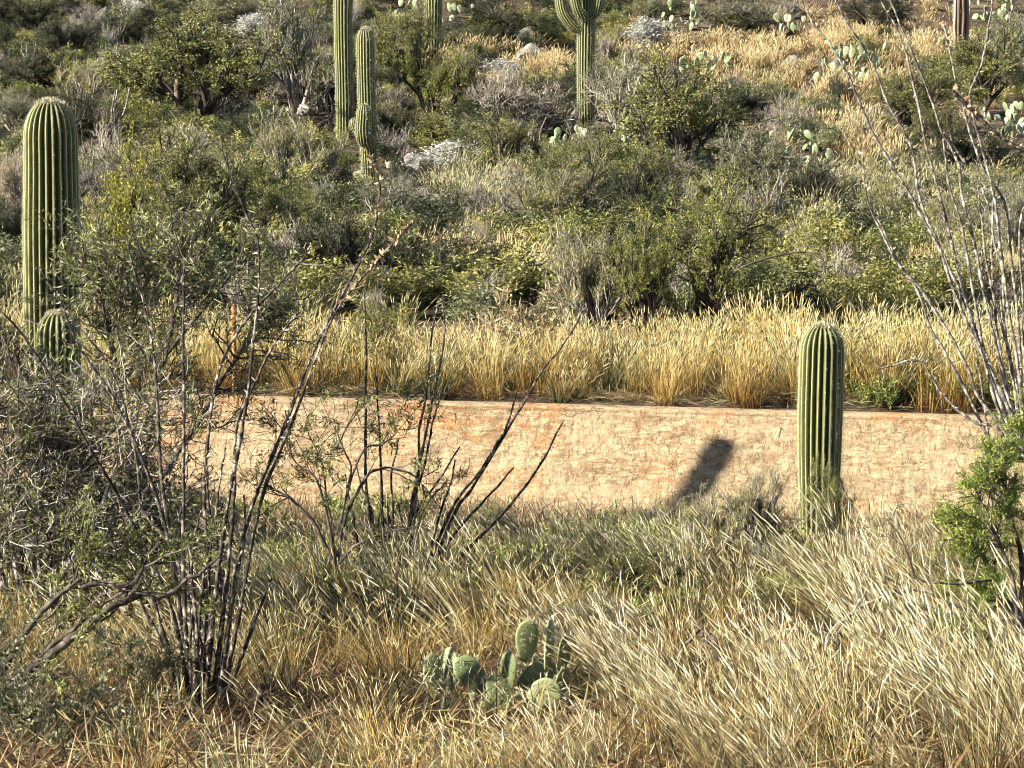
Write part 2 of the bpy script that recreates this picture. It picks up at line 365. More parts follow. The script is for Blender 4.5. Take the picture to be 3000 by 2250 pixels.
# ------------------------------------------------------------------ instanced stuff (grass, weeds, litter): geometry nodes
def scatter(name, label, cat, protos, pts, rot, scl, idx):
    pc = bpy.data.collections.new(name + "_kinds")
    for i, (me) in enumerate(protos):
        o = bpy.data.objects.new("kind_%02d_%s" % (i, name), me); pc.objects.link(o)
    me = bpy.data.meshes.new(name); n = len(pts)
    me.vertices.add(n); me.vertices.foreach_set("co", np.asarray(pts, np.float32).ravel())
    a = me.attributes.new("rot", 'FLOAT_VECTOR', 'POINT'); a.data.foreach_set("vector", np.asarray(rot, np.float32).ravel())
    a = me.attributes.new("scl", 'FLOAT_VECTOR', 'POINT'); a.data.foreach_set("vector", np.asarray(scl, np.float32).ravel())
    a = me.attributes.new("idx", 'INT', 'POINT'); a.data.foreach_set("value", np.asarray(idx, np.int32))
    o = bpy.data.objects.new(name, me); COL.objects.link(o)
    ng = bpy.data.node_groups.new(name, 'GeometryNodeTree')
    ng.interface.new_socket("Geometry", in_out='INPUT', socket_type='NodeSocketGeometry')
    ng.interface.new_socket("Geometry", in_out='OUTPUT', socket_type='NodeSocketGeometry')
    N = ng.nodes; L = ng.links
    gi = N.new("NodeGroupInput"); go = N.new("NodeGroupOutput")
    ip = N.new("GeometryNodeInstanceOnPoints"); ci = N.new("GeometryNodeCollectionInfo")
    ci.inputs["Collection"].default_value = pc; ci.inputs["Separate Children"].default_value = True; ci.inputs["Reset Children"].default_value = True
    def na(nm, ty):
        q = N.new("GeometryNodeInputNamedAttribute"); q.data_type = ty; q.inputs[0].default_value = nm
        return [s for s in q.outputs if s.enabled and s.name == "Attribute"][0]
    er = N.new("FunctionNodeEulerToRotation")
    L.new(gi.outputs[0], ip.inputs["Points"]); L.new(ci.outputs[0], ip.inputs["Instance"])
    ip.inputs["Pick Instance"].default_value = True
    L.new(na("idx", 'INT'), ip.inputs["Instance Index"])
    L.new(na("rot", 'FLOAT_VECTOR'), er.inputs[0]); L.new(er.outputs[0], ip.inputs["Rotation"])
    L.new(na("scl", 'FLOAT_VECTOR'), ip.inputs["Scale"]); L.new(ip.outputs[0], go.inputs[0])
    md = o.modifiers.new("scatter", 'NODES'); md.node_group = ng
    return tag(o, label, cat, kind="stuff")

def tuft(seed, mat, n=52, leaf=90, h=0.8, rad=0.10, spread=0.35, wind=(-0.22, 0.0), lw=0.0046, hw=0.0095, heads=0.7, hl=0.14, name="grass_tuft", base_tone=0.12, dark=0.3):
    rs = np.random.RandomState(seed); mb = MB()
    def ribbons(n, h, w, seg, spread, droop, t0, t1):
        th = rs.uniform(0, 2 * np.pi, n); r0 = rad * np.sqrt(rs.rand(n))
        base = np.stack([r0 * np.cos(th), r0 * np.sin(th), np.zeros(n) - 0.03], -1)
        an = th + rs.normal(0, 0.9, n); lean = np.abs(rs.normal(0, spread, n))
        hor = np.stack([np.cos(an) * lean + wind[0], np.sin(an) * lean + wind[1]], -1)
        hh = h * rs.uniform(0.55, 1.1, n)
        sd = rs.uniform(0, np.pi, n); side = np.stack([np.cos(sd), np.sin(sd), np.zeros(n)], -1)
        tone = rs.normal(0, 0.09, n) - dark * (rs.rand(n) < 0.33)  # a third of the blades darkened to stand in for shaded ones
        V = []; T = []
        for k in range(seg + 1):
            s = k / seg
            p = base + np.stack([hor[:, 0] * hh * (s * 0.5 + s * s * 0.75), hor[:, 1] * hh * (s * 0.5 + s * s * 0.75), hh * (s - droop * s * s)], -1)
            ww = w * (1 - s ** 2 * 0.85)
            V += [p - side * ww / 2, p + side * ww / 2]; T += [t0 + (t1 - t0) * s + tone] * 2  # ochre foot to pale tip, darkened low as shade inside the tuft
        V = np.stack(V, 1); T = np.stack(T, 1); nv = 2 * (seg + 1)
        b = np.arange(n)[:, None] * nv
        f = np.concatenate([np.stack([b[:, 0] + 2 * k, b[:, 0] + 2 * k + 1, b[:, 0] + 2 * k + 3, b[:, 0] + 2 * k + 2], -1) for k in range(seg)])
        mb.add(V.reshape(-1, 3), f, T.ravel())
        tip = V[:, -2:].mean(1); prev = V[:, -4:-2].mean(1)
        return tip, (tip - prev), tone
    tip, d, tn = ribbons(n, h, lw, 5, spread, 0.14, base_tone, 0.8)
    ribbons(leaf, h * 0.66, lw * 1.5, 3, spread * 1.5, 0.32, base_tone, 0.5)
    k = rs.rand(n) < heads; tip = tip[k]; d = d[k]; tn = tn[k]; m = len(tip)
    if m:
        d /= np.linalg.norm(d, axis=1)[:, None]; a = np.cross(d, rnd_unit(rs, m)); a /= np.linalg.norm(a, axis=1)[:, None]; b = np.cross(d, a)
        Lh = (hl * rs.uniform(0.7, 1.3, m))[:, None]; V = [tip - d * 0.01]
        for s, w in ((0.25, 1.0), (0.7, 0.75)):
            for q in range(3):
                c, s2 = math.cos(q * 2.094), math.sin(q * 2.094)
                V.append(tip + d * Lh * s + (a * c + b * s2) * hw * 0.5 * w)
        V.append(tip + d * Lh)
        V = np.stack(V, 1); o = np.arange(m) * 8
        tri = [(0, 1, 2), (0, 2, 3), (0, 3, 1), (4, 7, 5), (5, 7, 6), (6, 7, 4)]
        qd = [(1, 4, 5, 2), (2, 5, 6, 3), (3, 6, 4, 1)]
        tone = np.repeat(0.88 + tn * .8, 8)
        mb.add(V.reshape(-1, 3), [np.concatenate([np.stack([o + i for i in t_], -1) for t_ in k_]) for k_ in (tri, qd)], tone)
    return mb.mesh(name, mat)
def weed(seed, mat, n=60, h=0.35, L=0.05, name="weed"):
    rs = np.random.RandomState(seed); mb = MB()
    for i in range(n):
        th = rs.uniform(0, 6.28); ln = rs.uniform(0.15, 0.8)
        p = np.array([[0, 0, 0], [math.cos(th) * ln * .4, math.sin(th) * ln * .4, .6], [math.cos(th) * ln, math.sin(th) * ln, 1]]) * h * rs.uniform(.5, 1.1)
        c = catmull(p, 6); tube(mb, c, np.linspace(.003, .001, 6), 3, 0.25)
        k = 14; t = rs.uniform(0.2, 1, k) * 4.99; ii = t.astype(int); q = c[ii] + (c[ii + 1] - c[ii]) * (t - ii)[:, None]
        leaves(mb, rs, q, rnd_unit(rs, k) + np.array([0, 0, .5]), L, 0.3, rs.uniform(0.3, 1, k))
    return mb.mesh(name, mat)
def litter(seed, mat, n=120, rad=0.4):
    rs = np.random.RandomState(seed); mb = MB()
    pos = np.stack([rs.normal(0, rad, n), rs.normal(0, rad, n), rs.uniform(0, .03, n)], -1)
    d = rnd_unit(rs, n); d[:, 2] = np.abs(d[:, 2]) * .45
    leaves(mb, rs, pos, d, 0.24, 0.026, rs.uniform(.1, 1, n))
    return mb.mesh("litter", mat)

rsG = np.random.RandomState(11)
def place(pts, hmin, hmax, tilt=0.12, wide=1.0):
    n = len(pts)
    rot = np.stack([rsG.normal(0, tilt, n), rsG.normal(0, tilt, n), rsG.uniform(-0.5, 0.5, n)], -1)
    s = rsG.uniform(hmin, hmax, n); scl = np.stack([s * wide * rsG.uniform(.8, 1.25, n), s * wide * rsG.uniform(.8, 1.25, n), s], -1)
    return rot, scl
def on_ground(x, y, dz=0.0): return np.stack([x, y, H(x, y) + dz], -1)

# near grass protos (cream foxtail heads), two leans
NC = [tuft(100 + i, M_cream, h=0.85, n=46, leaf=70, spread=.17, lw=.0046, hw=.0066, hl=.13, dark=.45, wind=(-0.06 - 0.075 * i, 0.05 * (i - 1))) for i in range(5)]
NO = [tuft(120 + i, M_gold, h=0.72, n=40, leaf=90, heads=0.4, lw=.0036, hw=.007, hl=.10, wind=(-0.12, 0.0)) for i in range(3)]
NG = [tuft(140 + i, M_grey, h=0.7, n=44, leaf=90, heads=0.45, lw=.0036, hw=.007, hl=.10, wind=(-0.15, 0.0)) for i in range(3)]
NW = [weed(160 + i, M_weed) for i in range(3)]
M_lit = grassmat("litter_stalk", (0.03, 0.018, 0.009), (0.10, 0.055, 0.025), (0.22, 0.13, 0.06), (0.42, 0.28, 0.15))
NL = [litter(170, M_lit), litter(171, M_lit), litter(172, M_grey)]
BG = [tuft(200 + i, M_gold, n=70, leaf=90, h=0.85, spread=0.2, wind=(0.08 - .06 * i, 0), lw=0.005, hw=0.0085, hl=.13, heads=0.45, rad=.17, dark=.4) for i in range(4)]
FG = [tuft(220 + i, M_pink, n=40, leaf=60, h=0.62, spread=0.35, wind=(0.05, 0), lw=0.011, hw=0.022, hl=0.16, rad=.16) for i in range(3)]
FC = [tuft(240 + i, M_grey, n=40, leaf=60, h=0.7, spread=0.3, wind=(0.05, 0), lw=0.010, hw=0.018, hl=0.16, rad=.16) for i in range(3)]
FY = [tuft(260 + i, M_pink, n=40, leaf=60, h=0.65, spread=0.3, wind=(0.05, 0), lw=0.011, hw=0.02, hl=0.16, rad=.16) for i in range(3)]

EXC = [(hit(a, b, False), w) for a, b, w in [(1310, 520, 1.8), (1395, 515, 1.5), (1230, 500, 1.3), (1555, 185, 1.8), (305, 55, 1.6), (740, 110, 1.8), (900, 335, 1.3), (2425, 545, 1.2), (1370, 640, .8),
   (1985, 90, 1.6), (2285, 140, 1.8), (2490, 240, 2.4), (2060, 215, 1.8), (2655, 350, 1.5), (2960, 400, 1.8), (2340, 490, 1.6), (2620, 570, 1), (1195, 60, 1.4), (690, 350, 1.3), (790, 365, 1.2), (1780, 460, 1.5), (1650, 430, 1.2), (1930, 420, 1.4),
   (1345, 85, 1.2), (2900, 60, 1.6), (1090, 530, 1.5), (1085, 545, 1.5), (1000, 405, 1.2), (1268, 190, 1.2), (1722, 395, 1.2), (2815, 160, 1.4), (325, 470, 1.2), (1815, 440, 1.2), (1560, 490, 1), (1400, 800, 1), (85, 215, 1.2)]]
def free(x, y):
    ok = np.ones(len(x), bool)
    for p, w in EXC: ok &= ~((np.abs(x - p[0]) < w * .6 + .25) & (y > p[1] - 3.2 * w) & (y < p[1] + .8 * w))
    return ok
def field(name, label, protos, y0, y1, dens, hr, mask=None, margin=1.6, wide=1.0, half=0.205, tilt=.12, hf=None):
    """even scatter over the ground strip y0..y1 as wide as one can see from the viewing spot and a step beside it"""
    A = (y1 - y0) * (half * (y0 + y1) + 2 * margin); n = int(A * dens)
    y = rsG.uniform(y0, y1, int(n * 1.5)); hw = half * y + margin; wmax = half * y1 + margin
    k = rsG.uniform(0, wmax, len(y)) < hw; y = y[k]; hw = hw[k]; x = rsG.uniform(-1, 1, len(y)) * hw
    if mask is not None:
        k = mask(x, y); x = x[k]; y = y[k]
    if y0 > 30: k = free(x, y); x = x[k]; y = y[k]
    pts = on_ground(x, y); rot, scl = place(pts, *hr, wide=wide, tilt=tilt)
    if hf is not None: q = hf(x, y)[:, None] / 0.75; scl = scl * np.concatenate([q ** .5, q ** .5, q], 1)
    return scatter(name, label, "grass", protos, pts, rot, scl, rsG.randint(0, len(protos), len(pts)))
def R01(x): return rsG.rand(len(x))
below = lambda x, y: y < wall_y(x) - 0.9
def U(x, y): return x / y * F + 1500      # column in the view for a ground point, only used to describe which side a patch is on
def hnear(x, y):
    """grass grows tall by the house side and short towards the wall, and stays low in front of the prickly pear"""
    k = np.interp(y, [9, 12, 14, 17, 20, 22, 23.5, 27], [0.44, 0.46, 0.50, 0.54, 0.46, 0.28, 0.16, 0.14])
    right = np.clip((x - 1.0) / 1.5, 0, 1); k = k + right * np.interp(y, [9, 12, 15, 18, 21, 24], [.10, .12, .08, .04, .02, .04]); k = k * (1 + .5 * fbm(x * 1.3, y * 1.3, 2))
    return k * (1 - 0.84 * np.exp(-((x - .05) / .55) ** 2 - ((y - 12.4) / 1.2) ** 2))
clear = lambda x, y: R01(x) > 1.25 * np.exp(-((x - .02) / .5) ** 2 - ((y - 13.0) / .95) ** 2) + .95 * np.exp(-((x + 1.55) / .6) ** 2 - ((y - 12.2) / 1.4) ** 2) + 1.0 * (x < -1.75) * (y < 12.6)
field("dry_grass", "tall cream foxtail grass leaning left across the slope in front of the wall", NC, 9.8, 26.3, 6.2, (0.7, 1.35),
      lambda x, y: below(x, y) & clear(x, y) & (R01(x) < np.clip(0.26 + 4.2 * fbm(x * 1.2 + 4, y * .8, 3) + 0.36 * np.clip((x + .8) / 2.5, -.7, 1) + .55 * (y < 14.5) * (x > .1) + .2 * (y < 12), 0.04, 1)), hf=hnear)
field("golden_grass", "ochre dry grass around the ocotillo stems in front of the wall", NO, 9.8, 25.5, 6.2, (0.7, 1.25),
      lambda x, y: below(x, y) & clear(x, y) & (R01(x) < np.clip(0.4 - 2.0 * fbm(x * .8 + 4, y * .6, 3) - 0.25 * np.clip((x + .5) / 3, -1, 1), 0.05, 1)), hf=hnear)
field("grey_grass", "grey green grass mixed into the slope in front of the wall", NG, 10.0, 26.3, 4.2, (0.7, 1.1), lambda x, y: below(x, y) & clear(x, y) & (R01(x) < np.clip(.5 + 2 * fbm(x * .6, y * .6 + 30, 2), 0, 1)), hf=hnear)
field("green_weed", "low green weeds growing between the grass near the foot of the wall", NW, 17, 26.6, 6.0, (0.5, .95),
      lambda x, y: below(x, y) & (R01(x) < np.clip(0.35 + 2.2 * fbm(x * .7 + 40, y * .35, 2), 0, 1)))
field("grass_litter", "dead stalks and litter lying on the reddish soil below the wall", NL, 9, 26.9, 8.0, (0.7, 1.3), lambda x, y: y < wall_y(x) - .7, tilt=.05)
above = lambda x, y: y > wall_y(x) + 0.22
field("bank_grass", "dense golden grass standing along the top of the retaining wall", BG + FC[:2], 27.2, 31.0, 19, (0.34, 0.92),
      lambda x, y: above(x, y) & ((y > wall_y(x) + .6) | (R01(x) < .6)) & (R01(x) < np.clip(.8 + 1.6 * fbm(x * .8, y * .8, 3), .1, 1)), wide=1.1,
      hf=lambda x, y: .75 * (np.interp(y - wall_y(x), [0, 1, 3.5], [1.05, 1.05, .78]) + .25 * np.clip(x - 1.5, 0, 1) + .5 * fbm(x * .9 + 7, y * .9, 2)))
field("bank_weed", "green leafy weeds at the right end of the grass above the wall", NW, 27.0, 28.3, 7, (0.5, 1.0),
      lambda x, y: above(x, y) & (x > 3.3))
field("bank_litter", "rust coloured dead stalks along the back of the wall cap", NL, 27.0, 28.6, 12, (0.6, 1.0), lambda x, y: y > wall_y(x) + .42, tilt=.05)
field("hill_grass", "grey seeding grass covering the lower hillside", FC, 31, 60, 3.4, (0.5, 0.95),
      lambda x, y: R01(x) < np.clip(0.55 + 2.2 * fbm(x * .35, y * .2, 2), .05, 1))
field("upper_hill_grass", "thin tan grass between the shrubs of the upper hillside", FG, 56, 112, 0.8, (0.5, .95),
      lambda x, y: R01(x) < np.clip(0.32 + 2.5 * fbm(x * .16 + 8, y * .1, 2) + .3 * np.clip(x / 10, -1, 1), .03, 1))
def patch(name, label, protos, px, row, rx, ry, dens, hr, wide=1.0):
    c = hit(px, row, False); y0 = hit(px, row + ry, False)[1]; y1 = hit(px, row - ry, False)[1]
    Rx = rx * c[1] / F; Ry = max((y1 - y0) / 2, 1.0); cy = (y0 + y1) / 2
    n = int(np.pi * Rx * Ry * dens); a = rsG.uniform(0, 2 * np.pi, n); r = np.sqrt(rsG.uniform(0, 1.25, n))
    x = c[0] + np.cos(a) * r * Rx; y = cy + np.sin(a) * r * Ry; k = y > wall_y(x) + 1
    pts = on_ground(x[k], y[k]); rot, scl = place(pts, *hr, wide=wide)
    return scatter(name, label, "grass", protos, pts, rot, scl, rsG.randint(0, len(protos), len(pts)))
patch("hill_grass", "broad sunny golden grass slope at the upper right of the hill", FY, 2330, 240, 300, 90, 2.6, (0.6, .95))
patch("hill_grass", "pale golden grass strip below the dark shrubs at the top of the hill", FG, 2130, 165, 300, 40, 4, (0.6, 1.0))
patch("hill_grass", "tan grass beside the skeleton trunk at the upper right", FG, 2620, 150, 220, 60, 4, (0.7, 1.1))
patch("hill_grass", "yellow grass tussocks behind the tall ocotillo canes", FY, 2520, 440, 90, 60, 4, (0.8, 1.2))
patch("hill_grass", "cream grass on the lower slope behind the tall ocotillo canes", FC, 2700, 680, 330, 120, 5, (0.7, 1.15))
patch("hill_grass", "tan grass near the right edge of the hill", FG, 2900, 520, 160, 60, 4, (0.7, 1.1))
patch("hill_grass", "cream feathery grass in the middle of the slope", FC, 1450, 600, 170, 70, 6, (0.8, 1.2))
patch("hill_grass", "tan grass around the pale boulders right of the bright green bush", FG, 1480, 230, 190, 80, 4, (0.7, 1.1))
patch("hill_grass", "tan grass behind the dried round bush above the bank", FG, 1390, 800, 230, 60, 6, (0.7, 1.1))
patch("bank_grass", "second belt of golden grass rising behind the bank on the right", BG, 2560, 870, 480, 50, 11, (0.4, .85))

# ------------------------------------------------------------------ shrubs and small trees
def grow(rs, out, terms, p, d, ln, r, lev, maxlev, kids, spread, up, crook):
    n = 5
    pts = [p]; dd = d.copy()
    for k in range(n - 1):
        dd = dd + rs.normal(0, crook, 3) + np.array([0, 0, up]); dd /= np.linalg.norm(dd)
        pts.append(pts[-1] + dd * ln / (n - 1))
    pts = np.array(pts)
    out.append((lev, pts, np.linspace(r, r * 0.5, n)))
    if lev >= maxlev - 1: terms.append(pts)
    if lev == maxlev: return
    for k in range(kids[min(lev, len(kids) - 1)]):
        t = rs.uniform(0.3, 1.0) * (n - 1); i = min(int(t), n - 2); q = pts[i] + (pts[i + 1] - pts[i]) * (t - i)
        nd = dd + rnd_unit(rs, 1)[0] * spread; nd /= np.linalg.norm(nd)
        grow(rs, out, terms, q, nd, ln * rs.uniform(0.5, 0.8), r * 0.55, lev + 1, maxlev, kids, spread, up, crook)
def shrub_meshes(seed, leaf_mat, bark, kind="mesquite", nleaf=7000, L=0.055, W=0.35, stems=5, maxlev=4, kids=(4, 4, 3, 3), spread=0.75, up=0.03, crook=0.16,
                 h=1.0, trunk_r=0.03, sprays=True):
    """crown and wood about 1 m tall and 1 m wide (scaled when placed)"""
    rs = np.random.RandomState(seed); out = []; terms = []
    for i in range(stems):
        a = rs.uniform(0, 6.28); tl = rs.uniform(0.15, 0.75) if kind != "creosote" else rs.uniform(0.1, 0.5)
        d = np.array([math.cos(a) * tl, math.sin(a) * tl, 1.0]); d /= np.linalg.norm(d)
        grow(rs, out, terms, np.array([math.cos(a) * .03, math.sin(a) * .03, -0.05]), d, rs.uniform(.38, .55) * h, trunk_r, 0, maxlev, kids, spread, up, crook)
    allp = np.concatenate([o[1] for o in out]); top = np.percentile(allp[:, 2], 99); rad = np.percentile(np.hypot(allp[:, 0], allp[:, 1]), 97)
    sc = np.array([0.5 / rad, 0.5 / rad, 1.0 / top])
    wood = MB()
    for lev, pts, r in out:
        tube(wood, pts * sc, np.maximum(r, 0.0022), 5 if lev < 2 else 3, rs.uniform(0.1, 0.9))
    wm = wood.mesh("trunk", bark)
    if not leaf_mat: return wm, None
    cm = MB(); T = np.array(terms) * sc; nt = len(T)
    # whole twigs are dropped in places so that the crown has gaps
    keep = rs.rand(nt) < 0.8; T = T[keep]; nt = len(T)
    k = rs.randint(0, nt, nleaf); u = rs.uniform(0.1, 1.0, nleaf) * (T.shape[1] - 1.001); i = u.astype(int); fr = (u - i)[:, None]
    pos = T[k, i] * (1 - fr) + T[k, i + 1] * fr; dr = T[k, i + 1] - T[k, i]; dr /= np.linalg.norm(dr, axis=1)[:, None] + 1e-9
    off = rs.normal(0, L * 0.7, (nleaf, 3)); pos = pos + off
    tw = rs.uniform(0, 0.55, nt)[k]                                   # leaf tint per twig
    leaves(cm, rs, pos, dr * (0.9 if kind == "creosote" else 0.3) + rnd_unit(rs, nleaf) * 0.9, L, W, tw + rs.uniform(0.05, 0.45, nleaf))
    return wm, cm.mesh("crown", leaf_mat)
KINDS = {}
def kind(k, n, *a, **kw): KINDS[k] = [shrub_meshes(300 + 17 * len(KINDS) + i, *a, **kw) for i in range(n)]
kind("mesq", 3, M_mesq, M_bark, nleaf=17000, L=0.021, W=0.38)
kind("bright", 2, M_bright, M_bark, nleaf=24000, L=0.017, W=0.34)
kind("olive", 2, M_olive, M_gbark, kind="creosote", nleaf=15000, L=0.024, W=0.24, stems=9, spread=0.4, up=0.06)
kind("dark", 2, M_dark, M_bark, nleaf=17000, L=0.021, W=0.42)
kind("sage", 2, M_sage, M_gbark, nleaf=13000, L=0.021, W=0.42, stems=8)
kind("yellow", 1, M_yellow, M_bark, nleaf=14000, L=0.026, W=0.3)
kind("bare", 2, M_tan, M_gbark, nleaf=700, L=0.03, W=0.4, stems=10, kids=(5, 4, 3, 2), crook=0.28)
kind("tan", 1, M_tan, M_gbark, nleaf=7500, L=0.04, W=0.22, stems=9)
kind("white", 1, M_white, M_gbark, nleaf=7000, L=0.06, W=0.45, stems=9)
_kc = {k: 0 for k in KINDS}
def shrub(k, px, base, w, h, label, near=False, name=None, cat="bush", group=None, d=None, part_label=None):
    p = hit(px, base, near) if d is None else None
    if p is None:
        p = ray(px, base) * d; p[2] = float(H(p[0], p[1]))
    y = p[1]; i = _kc[k]; _kc[k] += 1
    wm, cm = KINDS[k][i % len(KINDS[k])]
    W, Hh = w * y / F, h * y / F
    t = thing(name or {"bare": "twiggy_bush", "olive": "creosote_bush", "mesq": "mesquite_bush", "bright": "palo_verde_bush", "dark": "evergreen_bush",
                       "sage": "sage_bush", "yellow": "yellow_bush", "tan": "dried_bush", "white": "brittlebush"}[k],
              (p[0], p[1], p[2] - 0.03), label, cat, group, rz=(i * 2.39996) % 6.283, scale=(W * 1.3, W * 1.2, Hh * 1.2))
    part("branches", wm, t)
    if cm: part("crown", cm, t)
    return t
HILL = [
 ("mesq", 560, 372, 420, 290, "wide dark green mesquite high on the left of the hill"),
 ("sage", 868, 330, 230, 300, "tall pale grey green bush left of the two tall saguaros"),
 ("olive", 860, 610, 240, 240, "upright olive creosote left of the saguaro with two small arms"),
 ("bright", 1275, 385, 240, 225, "bright green leafy bush below the short fluted saguaro"),
 ("mesq", 1175, 245, 190, 190, "green bush between the paired saguaros and the saguaro stub at the top"),
 ("bare", 1545, 400, 270, 160, "dark grey twiggy bush at the foot of the branching saguaro"),
 ("mesq", 2010, 545, 430, 300, "broad green mesquite right of the branching saguaro"),
 ("sage", 1835, 415, 240, 220, "grey green bush just right of the branching saguaro"),
 ("dark", 1240, 900, 300, 210, "low dark bush above the golden grass in the centre"),
 ("dark", 935, 890, 260, 230, "very dark bush behind the ocotillo flower tips"),
 ("mesq", 545, 780, 380, 330, "spreading green mesquite right of the yellow bush"),
 ("olive", 530, 640, 300, 220, "loose yellow olive bush behind the spreading mesquite"),
 ("dark", 95, 290, 200, 140, "dark bush near the upper left corner of the hill"),
 ("olive", 235, 345, 210, 160, "olive bush above the large left saguaro"),
 ("mesq", 2645, 395, 270, 170, "green bush behind the middle of the ocotillo canes"),
 ("mesq", 2860, 345, 270, 220, "green bush below the pink skeleton trunk"),
 ("sage", 2950, 215, 200, 150, "grey green bush right of the pink skeleton trunk"),
 ("dark", 2560, 115, 260, 110, "dark bush on the top edge left of the pink skeleton trunk"),
 ("sage", 2150, 115, 270, 100, "grey dark bush on the top edge between branching saguaro and ocotillo"),
 ("dark", 1440, 140, 260, 120, "dark bush on the top edge left of the branching saguaro"),
 ("olive", 700, 90, 300, 85, "olive bush on the top edge left of the tallest saguaro pair"),
 ("dark", 95, 120, 230, 110, "dark bush in the top left corner of the hill"),
 ("bare", 290, 570, 180, 170, "pale tangled dead cholla bush right of the large saguaro head"),
 ("bare", 2330, 440, 150, 135, "purplish skeletal bush in the golden slope"),
 ("dark", 2850, 560, 270, 180, "dark bush full of prickly pear near the right edge"),
 ("olive", 1645, 725, 260, 220, "olive bush in the centre of the slope"),
 ("dark", 1900, 740, 270, 220, "dark shaded bush behind the yellow green mesquite"),
 ("bare", 2210, 750, 280, 200, "grey twiggy bush right of the yellow green mesquite"),
 ("mesq", 760, 725, 310, 240, "green bush left of the saguaro with two small arms, lower on the slope"),
 ("sage", 1120, 735, 230, 180, "dark grey green bush below the saguaro with two small arms"),
 ("tan", 1400, 800, 105, 130, "small round dried beige bush above the bank"),
 ("tan", 30, 660, 130, 170, "dried tan bush at the left edge behind the large saguaro"),
 ("dark", 40, 830, 180, 250, "dark bush at the left edge below the dried tan bush"),
 ("sage", 2985, 830, 170, 240, "grey green bush at the right edge behind the cane base"),
 ("olive", 2790, 780, 190, 170, "olive bush behind the lower ocotillo canes"),
 ("dark", 2120, 860, 160, 200, "very dark bush in the shade right of the yellow green mesquite"),
 ("mesq", 1600, 640, 240, 190, "green bush in the middle of the slope above the light olive brush"),
 ("dark", 1080, 880, 200, 190, "dark bush left of the dried beige bush, above the bank"),
 ("mesq", 2120, 690, 260, 200, "green bush uphill of the yellow green mesquite"),
 ("dark", 200, 470, 220, 170, "dark bush between the large saguaro and the pale ocotillo"),
 ("dark", 1390, 905, 220, 130, "low dark bush touching the top of the golden grass"),
 ("dark", 650, 905, 280, 220, "dark green bush above the rusty post"),
 ("mesq", 1500, 540, 260, 170, "green brush right of the white boulder pile"),
 ("mesq", 1830, 640, 300, 210, "green bush below the broad green mesquite"),
 ("sage", 2230, 580, 240, 170, "grey green bush below the skeletal bush"),
 ("mesq", 430, 270, 240, 130, "small dark green bush left of the wide mesquite"),
 ("dark", 2450, 640, 200, 130, "dark bush beside the grey flat rock"),
 ("white", 1310, 530, 170, 90, "white flowering brittlebush on the boulder pile"),
 ("white", 1820, 640, 110, 90, "whitish tangled brittlebush in the middle of the green slope"),
 ("white", 400, 95, 80, 75, "pale feathery plant among dark bushes at the top left"),
 ("white", 745, 115, 120, 60, "pale plant beside the boulders at the top edge"),
 ("white", 1480, 250, 110, 60, "grey white brittlebush left of the long pale boulder"),
 ("white", 1890, 145, 110, 70, "pale brittlebush right of the branching saguaro arms"),
 ("sage", 60, 420, 160, 130, "grey green bush at the left edge beside the half hidden saguaro"),
 ("olive", 1750, 560, 220, 150, "light olive brush right of the white boulders"),
 ("dark", 2470, 330, 90, 90, "small dark bush standing in the golden slope"),
 ("mesq", 2890, 700, 200, 150, "green bush among the cane tops at the right"),
 ("bare", 640, 360, 160, 110, "grey twiggy brush below the wide dark mesquite"),
 ("sage", 380, 830, 200, 160, "grey green bush behind the rusty post on its left"),
 ("olive", 1080, 1110, 170, 210, "thin olive shrub in the grass above the left part of the wall"),
]
HILL += [  # some dark bushes are added here to supply the shadow between shrubs
 ("dark", 1175, 640, 240, 150, "dark bush added as shade below the boulder pile on its left"), ("dark", 960, 330, 160, 120, "dark bush added as shade between the pale grey bush and the tall plain saguaro"),
 ("dark", 1640, 330, 200, 120, "dark bush added as shade left of the branching saguaro"), ("mesq", 850, 770, 240, 190, "green bush between the spreading mesquite and the bank"),
 ("dark", 2330, 660, 230, 150, "dark bush added as shade on the slope left of the lower canes"), ("mesq", 2600, 730, 230, 150, "green brush between the grass and the middle canes"),
 ("dark", 430, 130, 190, 110, "dark bush at the top, right of the rounded white rock"), ("dark", 190, 190, 190, 110, "dark low bush between the top left bushes and the small pale ocotillo"),
 ("dark", 1130, 430, 200, 120, "dark bush between the armed saguaro and the bright green bush"), ("mesq", 1700, 300, 160, 110, "small green bush touching the branching saguaro trunk"),
 ("dark", 820, 230, 170, 130, "dark bush behind the tall pale grey green bush"), ("dark", 1480, 470, 150, 110, "dark bush right of the boulder pile"), ("dark", 1230, 565, 200, 80, "low dark brush in front of the boulder pile"),
 ("dark", 1990, 330, 200, 120, "dark bush above the broad green mesquite"), ("mesq", 2760, 470, 190, 130, "green bush between the tall canes below the golden slope"),
]
for a in HILL: shrub(*a)
for k, px, w, h, d, lb in [("bright", 2040, 330, 390, 32.6, "yellow green mesquite at the top of the bank with dead limbs on its right"),
      ("bright", 1880, 260, 310, 32.2, "leafy olive green bush joined to the left side of the yellow green mesquite"),
      ("olive", 1730, 230, 290, 32.0, "rounded light olive bush left of the yellow green mesquite on the bank")]:
    shrub(k, px, 1000, w, h, lb, d=d)
shrub("yellow", 340, 950, 215, 415, "bright yellow leaved bush beside the large saguaro", d=34.0)
